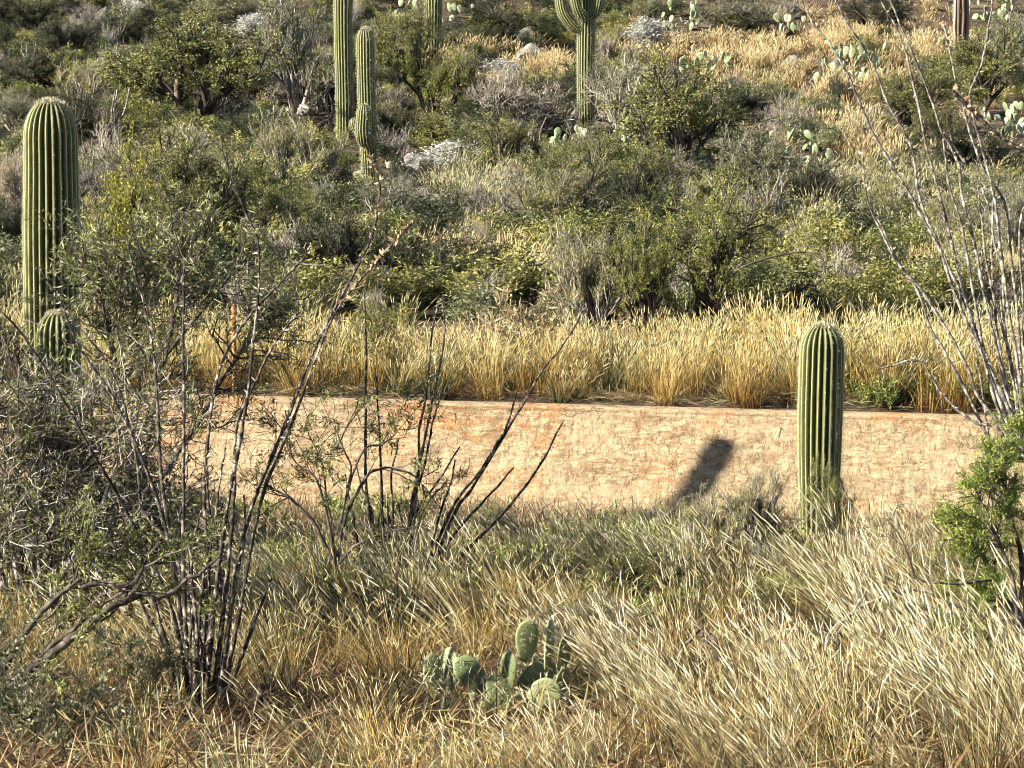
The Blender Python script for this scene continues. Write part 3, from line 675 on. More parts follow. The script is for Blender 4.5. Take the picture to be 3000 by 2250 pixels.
# low scrub: nobody could count it
def scrub_protos(keys):
    r = []
    for k in keys:
        for wm, cm in KINDS[k]:
            r.append(cm if cm else wm)
    return r
SK = [shrub_meshes(800 + i, m_, M_bark, nleaf=2600, L=0.055, W=0.34, kids=(4, 3, 2), maxlev=3, **k_)[1] for i, (m_, k_) in enumerate([(M_mesq, {}), (M_olive, dict(kind="creosote", stems=8, spread=.4)), (M_dark, {}), (M_dark, {}), (M_sage, {}), (M_dark, {}), (M_olive, {})])]
SP = SK + [KINDS["dark"][0][1], KINDS["dark"][1][1], KINDS["bare"][0][0], KINDS["bare"][1][0]]
def scrub(name, label, y0, y1, dens, sx, protos, mask=None):
    A = (y1 - y0) * (0.205 * (y0 + y1) + 3); n = int(A * dens)
    y = rsG.uniform(y0, y1, n * 2); hw = 0.205 * y + 1.6; k = rsG.uniform(0, .205 * y1 + 1.6, len(y)) < hw; y = y[k]; x = rsG.uniform(-1, 1, len(y)) * hw[k]
    if mask is not None: k = mask(x, y); x = x[k]; y = y[k]
    k = free(x, y); x = x[k]; y = y[k]
    n = len(x); s = rsG.uniform(*sx, n); w = s * rsG.uniform(1.0, 1.9, n)
    rot = np.stack([np.zeros(n), np.zeros(n), rsG.uniform(0, 6.28, n)], -1)
    return scatter(name, label, "undergrowth", protos, on_ground(x, y, -0.03), rot, np.stack([w, w, s], -1), rsG.randint(0, len(protos), n))
scrub("undergrowth", "low green and grey scrub filling the hillside between the larger bushes", 34, 110, 1.25, (0.35, 1.0), SP,
      lambda x, y: R01(x) < np.clip(1.0 + 1.8 * fbm(x * .15 + 60, y * .1, 2) - .6 * np.clip((x - 2) / 8, 0, 1) * (y > 60), .1, 1))
scrub("undergrowth", "scattered grey and dark brush between the tan grass of the lower hillside", 32.5, 60, 0.45, (0.4, .9), [SK[2], SK[3], SK[5], SK[1], SK[4], KINDS["bare"][0][0]])
scrub("undergrowth", "dark scrub thickening beyond the top of the picture", 105, 150, 0.25, (0.8, 1.8), scrub_protos(["mesq", "dark"]))

# ------------------------------------------------------------------ saguaros
def ribbed(mb, path, rad, nribs, depth=0.17, per=6, phase=0.0, tone_top=0.0):
    """swept fluted column; returns rib ridge polylines"""
    path = np.asarray(path, float); n = len(path); rad = np.asarray(rad, float)
    t = np.gradient(path, axis=0); t /= np.linalg.norm(t, axis=1)[:, None] + 1e-9
    ref = np.array([1.0, 0, 0]); b = np.cross(t, ref); b /= np.linalg.norm(b, axis=1)[:, None] + 1e-9; a = np.cross(b, t)
    K = nribs * per; th = np.arange(K) / K * 2 * np.pi; c = np.abs(np.cos((th * nribs) / 2 + phase))      # 1 on the ridge
    prof = 1 - depth * (1 - c ** 1.25)
    ring = path[:, None] + (rad[:, None] * prof[None])[..., None] * (a[:, None] * np.cos(th)[None, :, None] + b[:, None] * np.sin(th)[None, :, None])
    i = np.arange(n - 1)[:, None] * K; j = np.arange(K)[None]; j2 = (j + 1) % K
    f = np.stack([i + j, i + j2, i + K + j2, i + K + j], -1).reshape(-1, 4)
    tone = 0.34 + 0.44 * c[None] ** 5 + 0 * ring[..., 0]  # pale spiny ridges; the shade of the grooves is put into the colour
    mb.add(ring.reshape(-1, 3), f, tone.ravel())
    ridge = np.where(c > 0.999)[0] if (c > 0.999).any() else np.arange(0, K, per)
    return ring[:, ridge], t
def spines(mb, rs, ridges, path, step, L, fan=4, w=0.0025):
    n, m, _ = ridges.shape; P0 = []; D0 = []
    for j in range(m):
        r = ridges[:, j]; seg = np.linalg.norm(np.diff(r, axis=0), axis=1); cum = np.concatenate([[0], np.cumsum(seg)])
        s = np.arange(0, cum[-1], step) + rs.uniform(0, step)
        s = s[s < cum[-1]]
        q = np.stack([np.interp(s, cum, r[:, k]) for k in range(3)], -1); ax = np.stack([np.interp(s, cum, path[:, k]) for k in range(3)], -1)
        o = q - ax; o /= np.linalg.norm(o, axis=1)[:, None] + 1e-9
        P0.append(np.repeat(q, fan, 0)); D0.append(np.repeat(o, fan, 0) + rnd_unit(rs, len(q) * fan) * 0.75)
    leaves(mb, rs, np.concatenate(P0), np.concatenate(D0), L, w / L, rs.uniform(0, 1, sum(map(len, P0))))
def column_profile(h, R, dome, base=0.8, n=46):
    z = np.concatenate([np.linspace(0, h - dome, n - 16)[:-1], h - dome + dome * np.sin(np.linspace(0, np.pi / 2, 17))])
    r = np.where(z <= h - dome, R * (base + (1 - base) * np.clip(z / (h * 0.45), 0, 1) ** 0.7), 0)
    k = z > h - dome; q = np.clip((z[k] - (h - dome)) / dome, 0, 1); r[k] = R * (1 - q ** 2.3) ** 0.5
    r[-1] = R * 0.06
    return z, r
def saguaro(px, top, wpx, d, label, nribs=20, base_row=None, dome=0.9, arms=(), lean=0.0, detail=True, depth=0.17, base=0.82, group=None, grey=False):
    p = P(px, top, d); x = p[0]; gz = float(H(x, d)); h = p[2] - gz + 0.08; R = wpx * d / F / 2
    rs = np.random.RandomState(int(px) + 5)
    t = thing("saguaro", (x, d, gz - 0.08), label, "cactus", group)
    z, r = column_profile(h, R, dome * R * 2.2, base)
    path = np.stack([lean * (z / h) ** 1.5 * h * 0 + lean * z - lean * h, 0 * z, z], -1)
    path[:, 0] += 0.014 * np.sin(z * 1.3 + px); r = r * (1 + 0.022 * np.sin(z * 2.1 + px) + 0.012 * np.sin(z * 5.3 + 2 * px))
    mb = MB(); rid, _ = ribbed(mb, path, r, nribs, depth); mb.build("stem", M_sag, t, smooth=False)
    sp = MB(); spines(sp, rs, rid, path, 0.022 if detail else 0.07, 0.022 if detail else 0.05, 4 if detail else 3, 0.0016 if detail else 0.006)
    sp.build("spines", M_spine, t)
    wo = MB(); k = 500 if detail else 160
    th = rs.uniform(0, 6.28, k); q = rs.uniform(0, 1, k) ** 0.6 * R * 0.55
    zz = h - dome * R * 2.2 * (1 - np.sqrt(np.clip(1 - (q / R) ** 2, 0, 1)) ** 0.9) - 0.005
    leaves(wo, rs, np.stack([path[-1, 0] + np.cos(th) * q, np.sin(th) * q, zz], -1), np.stack([np.cos(th) * .5, np.sin(th) * .5, np.full(k, 1.0)], -1), 0.03 if detail else 0.05, 0.14, rs.uniform(0, 1, k))
    wo.build("crown_wool", M_wool, t)
    for ai, (pts, rpx, nr) in enumerate(arms):      # arm given as (px, row, depth offset) points from trunk to tip
        w = np.array([P(a, b, d + c) for a, b, c in pts]) - np.array([x, d, gz - 0.08])
        c = catmull(w, 40); Ra = rpx * d / F / 2
        s = np.linspace(0, 1, 40); ln = np.linalg.norm(np.diff(c, axis=0), axis=1).sum(); tail = np.clip((1 - s) * ln / (Ra * 1.6), 0, 1)
        ra = Ra * np.clip(0.72 + s * 3, 0, 1) * np.sqrt(np.clip(1 - (1 - tail) ** 2.2, 0.003, 1))
        am = MB(); rid, _ = ribbed(am, c, ra, nr, depth); ao = am.build("arm", M_sag, t)
        sp = MB(); spines(sp, rs, rid, c, 0.07, 0.045, 3, 0.006); sp.build("arm_spines", M_spine, ao)
    return t
saguaro(2410, 948, 132, 23.7, "single stout young saguaro standing in front of the wall on the right", nribs=21, dome=0.62, base=0.8, lean=0.004, depth=0.23)
saguaro(141, 290, 163, 22.5, "tall thick saguaro at the left, rising above the tangled branches", nribs=24, dome=0.72, base=0.97, depth=0.23, lean=-0.012)
saguaro(172, 912, 122, 21.6, "short pale headed saguaro half hidden by twigs, in front of the tall thick one", nribs=18, dome=0.6, depth=0.2)
dm = hit(1085, 545, False)[1]
saguaro(1070, 80, 52, dm, "saguaro with a rounded head and two stubby arms low on its left side", nribs=18, detail=False, dome=0.8, lean=-0.024,
        arms=(([(1082, 420, -0.1), (1068, 405, -0.45), (1064, 380, -0.5), (1066, 345, -0.5), (1067, 303, -0.5)], 46, 16), ([(1070, 400, -0.1), (1050, 385, -0.25), (1040, 368, -0.3), (1034, 345, -0.3)], 30, 12)))
da = hit(1003, 405, False)[1]
saguaro(1006, -160, 54, da, "tall plain saguaro cut by the top of the picture, left of the armed one", nribs=18, detail=False, base=0.9)
db = hit(1268, 190, False)[1]
saguaro(1268, -230, 52, db, "plain saguaro column at the top behind the bright green bush", nribs=18, detail=False, base=0.85)
dc = hit(1722, 395, False)[1]
saguaro(1718, -260, 52, dc, "saguaro with raised arms at the top of the picture, centre right", nribs=18, detail=False, base=0.95,
        arms=(([(1712, 75, -0.05), (1690, 82, -0.1), (1662, 58, -0.15), (1645, 20, -0.15), (1640, -60, -0.1), (1642, -150, -0.05)], 34, 14),
              ([(1712, 50, -0.2), (1703, 44, -0.35), (1690, 22, -0.42), (1684, -20, -0.42), (1684, -120, -0.4)], 30, 13),
              ([(1725, 40, -0.1), (1742, 36, -0.15), (1752, 10, -0.2), (1756, -40, -0.2), (1758, -140, -0.15)], 34, 14)))
p = hit(5, 290, False)
saguaro(2, 205, 74, p[1], "small round dark saguaro cut by the left edge of the picture", nribs=18, detail=False, dome=0.9)
# unseen, off to the left: saguaros added to cast the shadows on the wall
def shadow_caster(px, row, dist, wpx_m, label):
    tip = P(px, row, float(wall_y(0)) - 0.45) + S * dist
    gz = float(H(tip[0], tip[1]))
    f = tip / tip[1]
    t = thing("saguaro", (tip[0], tip[1], gz - .05), label, "cactus")
    z, r = column_profile(tip[2] - gz + .05, wpx_m / 2, wpx_m * 0.8, 0.9)
    mb = MB(); ribbed(mb, np.stack([0 * z, 0 * z, z], -1), r, 16); mb.build("stem", M_sag, t)
shadow_caster(2128, 1285, 9.5, 0.17, "slender tall saguaro added unseen far left of the slope to cast the shadow on the wall")
shadow_caster(545, 1405, 7.5, 0.42, "stout saguaro added unseen left of the slope to cast the rounded shadow low on the wall")

# skeleton trunk at the top right
def skeleton():
    d = hit(2800, 160, False)[1]; gz = float(H(P(2800, 100, d)[0], d)); x = P(2815, 100, d)[0]
    t = thing("saguaro_skeleton", (x, d, gz - .05), "dead saguaro trunk of bare pinkish ribs at the top right", "dead cactus")
    rs = np.random.RandomState(3); h = P(2815, -190, d)[2] - gz
    for i in range(9):
        a = i / 9 * 6.283; R = 0.21
        zz = np.linspace(0, h * rs.uniform(.85, 1), 12); w = rs.normal(0, .012, (12, 2))
        m = MB(); tube(m, np.stack([np.cos(a) * R + w[:, 0], np.sin(a) * R + w[:, 1], zz], -1), 0.045, 5, rs.uniform(.2, .9)); m.build("wood_rib", M_rib, t)
    m = MB(); z = np.linspace(0, h * .9, 20); ribbed(m, np.stack([0 * z, 0 * z, z], -1), np.full(20, .17), 12); m.build("inner_core", M_rib, t)
skeleton()

# ------------------------------------------------------------------ ocotillos
def cane_mesh(pts, r0, r1, rs, thorn=0.02, tip_leaf=0.0, dens=55):
    c = catmull(pts, max(12, len(pts) * 7)); n = len(c)
    c = c + np.cumsum(rs.normal(0, 0.0032, (n, 3)), 0) * np.linspace(0, 1, n)[:, None]
    seg = np.linalg.norm(np.diff(c, axis=0), axis=1); cum = np.concatenate([[0], np.cumsum(seg)])
    m = max(n, int(cum[-1] / 0.045)); s = np.linspace(0, cum[-1], m); q = np.stack([np.interp(s, cum, c[:, k]) for k in range(3)], -1)
    r = np.linspace(r0, r1, m) * (1 + 0.14 * rs.normal(size=m)); mb = MB(); tube(mb, q, r, 6, np.clip(rs.normal(0.5, 0.11, m), 0, 1))
    th = MB(); k = int(cum[-1] * dens); ss = rs.uniform(0, cum[-1], k); b = np.stack([np.interp(ss, cum, c[:, j]) for j in range(3)], -1)
    leaves(th, rs, b, rnd_unit(rs, k) + np.array([0, 0, 0.35]), thorn + np.interp(ss, [0, cum[-1]], [r0, r1]).mean(), 0.2, rs.uniform(0, 1, k))
    lf = None
    if tip_leaf:
        lf = MB(); k = int(cum[-1] * tip_leaf * 170); ss = cum[-1] * (1 - tip_leaf * rs.uniform(0, 1, k)); b = np.stack([np.interp(ss, cum, c[:, j]) for j in range(3)], -1)
        leaves(lf, rs, b, rnd_unit(rs, k) + np.array([0, 0, 0.6]), 0.035, 0.4, rs.uniform(0, 1, k))
    return mb, th, lf
def ocotillo(px, row, d, canes, label, extra=(), r0=0.017, r1=0.007, thorn=0.022, seed=0, dens=95, group=None, bark=None):
    """canes: lists of (column, row, depth offset) followed along the real stem in space"""
    rs = np.random.RandomState(900 + seed); b = P(px, row, d); b[2] = float(H(b[0], b[1]))
    t = thing("ocotillo", b, label, "ocotillo", group)
    for c in canes:
        opt = {}
        if isinstance(c, dict): opt = c; c = c["p"]
        w = np.array([P(a, r, d + o) for a, r, o in c]) - b
        mb, th, lf = cane_mesh(w, opt.get("r0", r0), opt.get("r1", r1), rs, thorn, opt.get("leaf", 0), dens)
        co = mb.build("cane", bark or M_cane, t); th.build("thorns", M_thorn, co)
        if lf: lf.build("dried_leaves", M_tip, co)
    for (n, hmin, hmax, sp, ax) in extra:
        for i in range(n):
            h = rs.uniform(hmin, hmax); a = rs.uniform(0, 6.28); s = abs(rs.normal(0, sp)); dx = math.cos(a) * s + ax; dy = math.sin(a) * s
            q = np.array([[math.cos(a) * .05, math.sin(a) * .05, -.03], [dx * h * .3 + .03 * rs.normal(), dy * h * .3, h * .35], [dx * h * .65 + .04 * rs.normal(), dy * h * .65, h * .7], [dx * h, dy * h, h]])
            mb, th, lf = cane_mesh(q, r0 * rs.uniform(.6, 1), r1, rs, thorn, 0, dens); co = mb.build("cane", bark or M_cane, t); th.build("thorns", M_thorn, co)
    return t
D1 = 13.3
ocotillo(590, 2130, D1, [
 [(560, 2110, 0), (545, 1800, .05), (543, 1500, .1), (548, 1100, .15), (553, 780, .2)],
 [(565, 2090, .1), (530, 1780, .2), (475, 1400, .3), (452, 1060, .4), (415, 880, .5), (375, 700, .5)],
 [(600, 2100, 0), (625, 1800, -.1), (660, 1500, -.15), (712, 1200, -.2), (732, 1000, -.2), (745, 800, -.2), (738, 690, -.2), (700, 600, -.2), (648, 505, -.2)],
 {"p": [(640, 2050, .1), (690, 1700, .2), (740, 1480, .3), (830, 1250, .4), (930, 1000, .5), (1068, 741, .6), (1108, 570, .6), (1085, 500, .6), (1059, 452, .6)], "leaf": .12},
 {"p": [(650, 2060, -.1), (710, 1750, -.1), (770, 1450, -.1), (860, 1230, -.1), (985, 920, -.1), (1120, 760, -.1), (1210, 665, -.1)], "leaf": .2, "r0": .013, "r1": .004},
 [(560, 2060, -.1), (500, 1780, -.3), (370, 1500, -.4), (280, 1350, -.5), (120, 1060, -.6), (-20, 900, -.7)],
 [(570, 2050, .1), (520, 1750, .1), (470, 1500, .1), (350, 1200, .1), (230, 1020, .1), (160, 880, .1), (100, 790, .1)],
 [(650, 2080, .1), (700, 1950, .2), (740, 1870, .2), (805, 1710, .3)],
 [(590, 2100, .2), (610, 1700, .3), (600, 1400, .4), (640, 1100, .5), (705, 960, .5), (770, 880, .5), (880, 760, .5), (890, 725, .5)],
 [(620, 2080, 0), (660, 1750, 0), (690, 1450, 0), (700, 1250, 0), (780, 1080, 0), (850, 960, 0), (900, 910, 0)],
 [(585, 2100, .3), (560, 1800, .3), (500, 1600, .4), (420, 1500, .5), (400, 1350, .5), (330, 1100, .6), (240, 980, .6)],
 [(640, 2080, -.2), (672, 1850, -.2), (690, 1680, -.2), (720, 1580, -.2), (728, 1440, -.2)],
 [(580, 2100, -.3), (575, 1850, -.3), (560, 1650, -.3), (590, 1480, -.3)],
 [(540, 2100, 0), (480, 1900, 0), (420, 1790, 0), (385, 1700, 0), (310, 1560, 0)],
 [(545, 2100, .2), (500, 1930, .2), (450, 1760, .2), (415, 1630, .2), (345, 1430, .2)],
], "large spiny ocotillo fanning up from the bottom left, its thin canes crossing the wall", r0=0.0155, r1=0.0048,
 extra=[(7, .35, 1.0, .22, 0.0), (4, .9, 1.5, .12, 0.0)], seed=1)
ocotillo(735, 2215, 12.6, [[(715, 2225, 0), (735, 2130, 0), (752, 2070, 0), (766, 2008, 0)]], "single thick dark ocotillo stub right of the large ocotillo base", r0=.024, r1=.018, seed=2, thorn=.01)
D2 = 19.0
ocotillo(1165, 1690, D2, [
 [(1095, 1680, 0), (1085, 1550, 0), (1068, 1380, 0), (1067, 1010, 0), (1058, 860, 0)],
 [(1125, 1680, .1), (1122, 1500, .1), (1118, 1300, .1), (1112, 1150, .1), (1106, 1088, .1)],
 [(1190, 1690, 0), (1203, 1496, 0), (1232, 1350, .05), (1271, 1157, .1), (1298, 1021, .1), (1303, 930, .1), (1300, 868, .1)],
 [(1185, 1690, .1), (1200, 1560, .1), (1230, 1380, .1), (1233, 1270, .1), (1258, 1134, .15), (1271, 994, .2), (1290, 890, .2)],
 {"p": [(1250, 1700, 0), (1335, 1496, 0), (1375, 1442, 0), (1452, 1315, 0), (1520, 1202, 0), (1579, 1103, 0), (1655, 1008, 0), (1705, 917, 0)], "r0": .0145},
 [(1240, 1690, .1), (1330, 1480, .1), (1407, 1383, .1), (1460, 1290, .1), (1488, 1234, .1), (1520, 1130, .1)],
 [(1280, 1700, .2), (1380, 1600, .2), (1484, 1496, .2), (1588, 1360, .2), (1655, 1243, .2)],
 [(1250, 1690, .3), (1320, 1580, .3), (1393, 1496, .3), (1452, 1437, .3), (1511, 1360, .3)],
 [(1180, 1690, -.1), (1221, 1496, -.1), (1271, 1428, -.1), (1348, 1315, -.1)],
 [(1240, 1690, -.1), (1290, 1500, -.1), (1318, 1420, -.1), (1332, 1350, -.1)],
 [(1110, 1680, .2), (1090, 1500, .2), (1060, 1420, .2), (1050, 1350, .2)],
 [(1070, 1680, 0), (1040, 1560, 0), (1025, 1470, 0), (1010, 1400, 0)],
 [(1140, 1690, .2), (1150, 1500, .2), (1140, 1400, .2), (1165, 1300, .2)],
 [(1205, 1690, .2), (1212, 1500, .2), (1250, 1330, .2), (1265, 1240, .2), (1300, 1130, .2)],
], "dark ocotillo in front of the middle of the wall with two long canes leaning right", r0=0.0145, r1=0.0055, extra=[(8, .5, .95, .25, -.1)], seed=3)
D3 = 16.5
ocotillo(2975, 1390, D3, [
 [(2976, 1247, 0), (2927, 1134, 0), (2859, 999, 0), (2796, 854, 0), (2760, 746, 0), (2705, 633, 0), (2642, 520, 0), (2565, 393, 0), (2506, 253, 0), (2457, 149, 0), (2389, 59, 0), (2344, -30, 0)],
 [(2970, 1300, .1), (2910, 1100, .15), (2830, 900, .2), (2760, 740, .2), (2696, 588, .2), (2669, 429, .2), (2601, 307, .2), (2547, 167, .2), (2475, 54, .2), (2440, -20, .2)],
 [(2975, 1300, -.1), (2920, 1150, -.1), (2850, 950, -.1), (2796, 746, -.1), (2769, 633, -.1), (2723, 443, -.1), (2687, 258, -.1), (2646, 113, -.1), (2592, -10, -.1)],
 [(2990, 1330, .2), (2950, 1150, .2), (2890, 900, .2), (2859, 746, .2), (2818, 588, .2), (2805, 479, .2), (2764, 393, .2), (2723, 271, .2), (2628, 45, .2), (2600, -40, .2)],
 [(2960, 1300, -.2), (2900, 1120, -.2), (2860, 900, -.2), (2820, 674, -.2), (2778, 533, -.2), (2764, 410, -.2)],
 {"p": [(3000, 1330, .1), (2990, 1100, .1), (2980, 900, .1), (2963, 746, .1), (2945, 610, .1), (2886, 511, .1), (2836, 384, .1), (2809, 285, .1), (2770, 140, .1), (2755, 90, .1)], "leaf": .06},
 [(3010, 1350, -.2), (2985, 1100, -.2), (2950, 900, -.2), (2925, 720, -.2), (2900, 560, -.2), (2832, 307, -.2), (2838, 240, -.2), (2859, 181, -.2), (2875, 60, -.2), (2882, -20, -.2)],
 {"p": [(2985, 1330, -.3), (2925, 1240, -.3), (2860, 1150, -.3), (2836, 1283 - 200, -.3), (2769, 960, -.3), (2696, 850, -.3), (2640, 790, -.3), (2583, 680, -.3), (2542, 588, -.3), (2529, 455, -.3)], "leaf": .12},
 [(2960, 1340, 0), (2900, 1290, 0), (2836, 1157, 0), (2770, 1040, 0), (2723, 962, 0), (2690, 860, 0), (2620, 760, 0), (2570, 650, 0)],
 [(3010, 1300, .3), (2960, 1050, .3), (2905, 850, .3), (2870, 700, .3), (2850, 560, .3)],
 [(3015, 1300, .2), (3000, 1050, .2), (2990, 850, .2), (2975, 650, .2), (2990, 560, .2)],
 [(3005, 1340, .3), (2965, 1200, .3), (2925, 1000, .3), (2905, 800, .3), (2895, 640, .3), (2870, 520, .3)],
 [(3000, 1340, .0), (2975, 1150, .0), (2945, 960, .0), (2940, 800, .0), (2915, 700, .0), (2918, 580, .0)],
 [(2980, 1340, -.1), (2915, 1250, -.1), (2860, 1240, -.1), (2780, 1180, -.1), (2720, 1100, -.1), (2690, 1060, -.1), (2575, 1265 - 180, -.1)],
], "tall ocotillo at the right edge with long pale canes arching up to the left", r0=0.0132, r1=0.0055, extra=[(1, 1.4, 2.0, .15, -.1)], seed=4, dens=70, bark=M_palecane)
ocotillo(3120, 640, 13.0, [{"p": [(3080, 500, 0), (3000, 443, 0), (2949, 416, 0), (2859, 339, 0), (2786, 267, 0)], "leaf": .5, "r0": .013, "r1": .009},
   [(3120, 1800, 0), (3125, 1200, 0), (3110, 700, 0), (3080, 500, 0)]],
   "pale leafy cane reaching in from the right edge across the tall ocotillo", seed=5)
def far_oco(px, row, h, n, sp, ax, label, seed, r=0.022):
    p = hit(px, row, False); d = p[1]
    return ocotillo(px, row, d, [], label, extra=[(n, h * d / F * .7, h * d / F, sp, ax)], r0=r * 1.2, r1=r * .8, thorn=0.035, seed=seed, dens=30, bark=M_palecane)
far_oco(325, 470, 215, 8, .3, .1, "pale thick ocotillo above the dead cholla bush on the left", 11, .03)
far_oco(85, 215, 100, 6, .2, -.1, "small pale ocotillo at the upper left of the hill", 12, .026)
far_oco(1815, 440, 190, 12, .3, .0, "thin many stemmed ocotillo right of the branching saguaro foot", 13)
far_oco(1560, 490, 150, 7, .35, .05, "small ocotillo with bent canes beside the white boulders", 14)
far_oco(975, 400, 140, 7, .25, -.25, "thin grey ocotillo leaning left beside the tall plain saguaro", 15)
far_oco(2480, 310, 60, 5, .3, 0, "short ocotillo stubs in the golden slope", 16)

# ------------------------------------------------------------------ prickly pears
def pad_mesh(seed, mat, w=0.7, th=0.085, n=18, spine=True):
    rs = np.random.RandomState(seed); mb = MB(); u = np.linspace(0, 1, 9)
    # egg outline, 1 tall, bottom narrow; built of rings from rim to centre on both faces
    a = np.linspace(0, 2 * np.pi, n, endpoint=False); ox = np.sin(a) * w / 2; oz = 0.5 - np.cos(a) * 0.5; ox = ox * (0.62 + 0.5 * oz ** 0.8) * (1 + .03 * rs.normal(size=n))
    V = []; F4 = []
    rings = [(1.0, 0.0), (0.97, 0.45), (0.85, 0.8), (0.55, 1.0), (0.0, 1.08)]
    bend = rs.uniform(-.12, .12)
    def ring(k, s, side): return np.stack([ox * s, side * th / 2 * k + bend * ((oz - .5) * s) ** 2 + 0 * ox, 0.5 + (oz - 0.5) * s], -1)
    R = [ring(k, s, -1) for s, k in rings[::-1]] + [ring(k, s, 1) for s, k in rings[1:]]
    m = len(R); V = np.concatenate(R)
    i = np.arange(m - 1)[:, None] * n; j = np.arange(n)[None]; j2 = (j + 1) % n
    f = np.stack([i + j, i + j2, i + n + j2, i + n + j], -1).reshape(-1, 4)
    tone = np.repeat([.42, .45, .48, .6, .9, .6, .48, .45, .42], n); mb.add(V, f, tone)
    me = mb.mesh("pad", mat, True); sm = None
    if spine:
        sp = MB(); k = 90; q = rs.uniform(-.42, .42, (k, 2)); sd = np.where(rs.rand(k) < .5, -1, 1); lim = (q[:, 0] / w) ** 2 + (q[:, 1]) ** 2 < .2; q = q[lim]; sd = sd[lim]; k = len(q)
        pos = np.stack([q[:, 0] * .9, sd * th * .5 * .9, .5 + q[:, 1]], -1); leaves(sp, rs, np.repeat(pos, 3, 0), np.stack([0 * sd, sd, 0 * sd + .3], -1).repeat(3, 0) + rnd_unit(rs, k * 3) * .9, 0.11, 0.13, rs.uniform(.5, 1, k * 3))
        e = a[2:-2:1]; pos = np.stack([ox[2:-2], 0 * e, oz[2:-2]], -1); leaves(sp, rs, np.repeat(pos, 3, 0), np.stack([ox[2:-2], 0 * e, oz[2:-2] - .5], -1).repeat(3, 0) * 2 + rnd_unit(rs, len(e) * 3) * .6, 0.13, 0.12, rs.uniform(.5, 1, len(e) * 3))
        sm = sp.mesh("spines", M_spine)
    return me, sm
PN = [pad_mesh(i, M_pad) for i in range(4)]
PF = [pad_mesh(20 + i, M_padfar, th=.2, n=12, spine=False) for i in range(3)]
def put_pad(t, base, h, w, tilt, yaw, i, protos, pitch=0.0, label=None):
    h = h * 1.25; w = w * 1.25
    me, sm = protos[i % len(protos)]
    R = Matrix.Rotation(tilt, 3, 'Y') @ Matrix.Rotation(pitch, 3, 'X') @ Matrix.Rotation(yaw, 3, 'Z')
    o = part("pad", me, t, label, loc=base, rot=R.to_euler(), scale=(w / 0.72, h * .9, h))
    if sm: part("spines", sm, o)
    return o
dP = 13.7
bP = P(1520, 2130, dP); bP[2] = float(H(bP[0], bP[1]))
pear = thing("prickly_pear", bP, "large green prickly pear with spiny oval pads, low in the grass at the bottom centre", "cactus")
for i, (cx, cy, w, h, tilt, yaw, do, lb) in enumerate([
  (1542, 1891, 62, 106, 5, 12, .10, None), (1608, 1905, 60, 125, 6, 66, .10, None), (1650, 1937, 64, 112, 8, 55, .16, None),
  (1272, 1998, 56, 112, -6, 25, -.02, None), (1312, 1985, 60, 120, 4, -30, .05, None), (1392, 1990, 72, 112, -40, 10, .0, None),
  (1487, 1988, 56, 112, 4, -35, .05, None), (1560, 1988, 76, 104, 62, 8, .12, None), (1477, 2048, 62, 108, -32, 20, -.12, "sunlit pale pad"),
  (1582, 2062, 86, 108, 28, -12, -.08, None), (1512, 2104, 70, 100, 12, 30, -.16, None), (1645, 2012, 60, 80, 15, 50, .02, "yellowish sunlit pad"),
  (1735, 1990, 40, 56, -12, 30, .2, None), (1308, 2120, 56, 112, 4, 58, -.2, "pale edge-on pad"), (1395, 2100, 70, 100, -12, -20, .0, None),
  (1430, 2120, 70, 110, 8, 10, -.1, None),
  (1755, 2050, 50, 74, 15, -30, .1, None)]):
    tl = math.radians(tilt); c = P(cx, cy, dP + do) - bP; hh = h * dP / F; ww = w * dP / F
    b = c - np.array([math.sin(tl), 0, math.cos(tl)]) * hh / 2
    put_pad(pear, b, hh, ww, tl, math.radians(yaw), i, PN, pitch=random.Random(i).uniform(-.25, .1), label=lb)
def far_pear(px, row, w, h, n, label, seed):
    rs = np.random.RandomState(seed); p = hit(px, row, False); d = p[1]
    t = thing("prickly_pear", p, label, "cactus"); W = w * d / F; Hh = h * d / F
    for i in range(n):
        hh = rs.uniform(.17, .27) * (1 if d > 45 else .9); z = rs.uniform(0, max(Hh - hh, .05)) if i > n // 4 else 0.0
        put_pad(t, (rs.uniform(-.5, .5) * W, rs.uniform(-.4, .4) * min(W, 1.2), z - .02), hh, hh * rs.uniform(.62, .85), rs.normal(0, .35), rs.uniform(-1.4, 1.4), i, PF, pitch=rs.normal(0, .25))
    return t
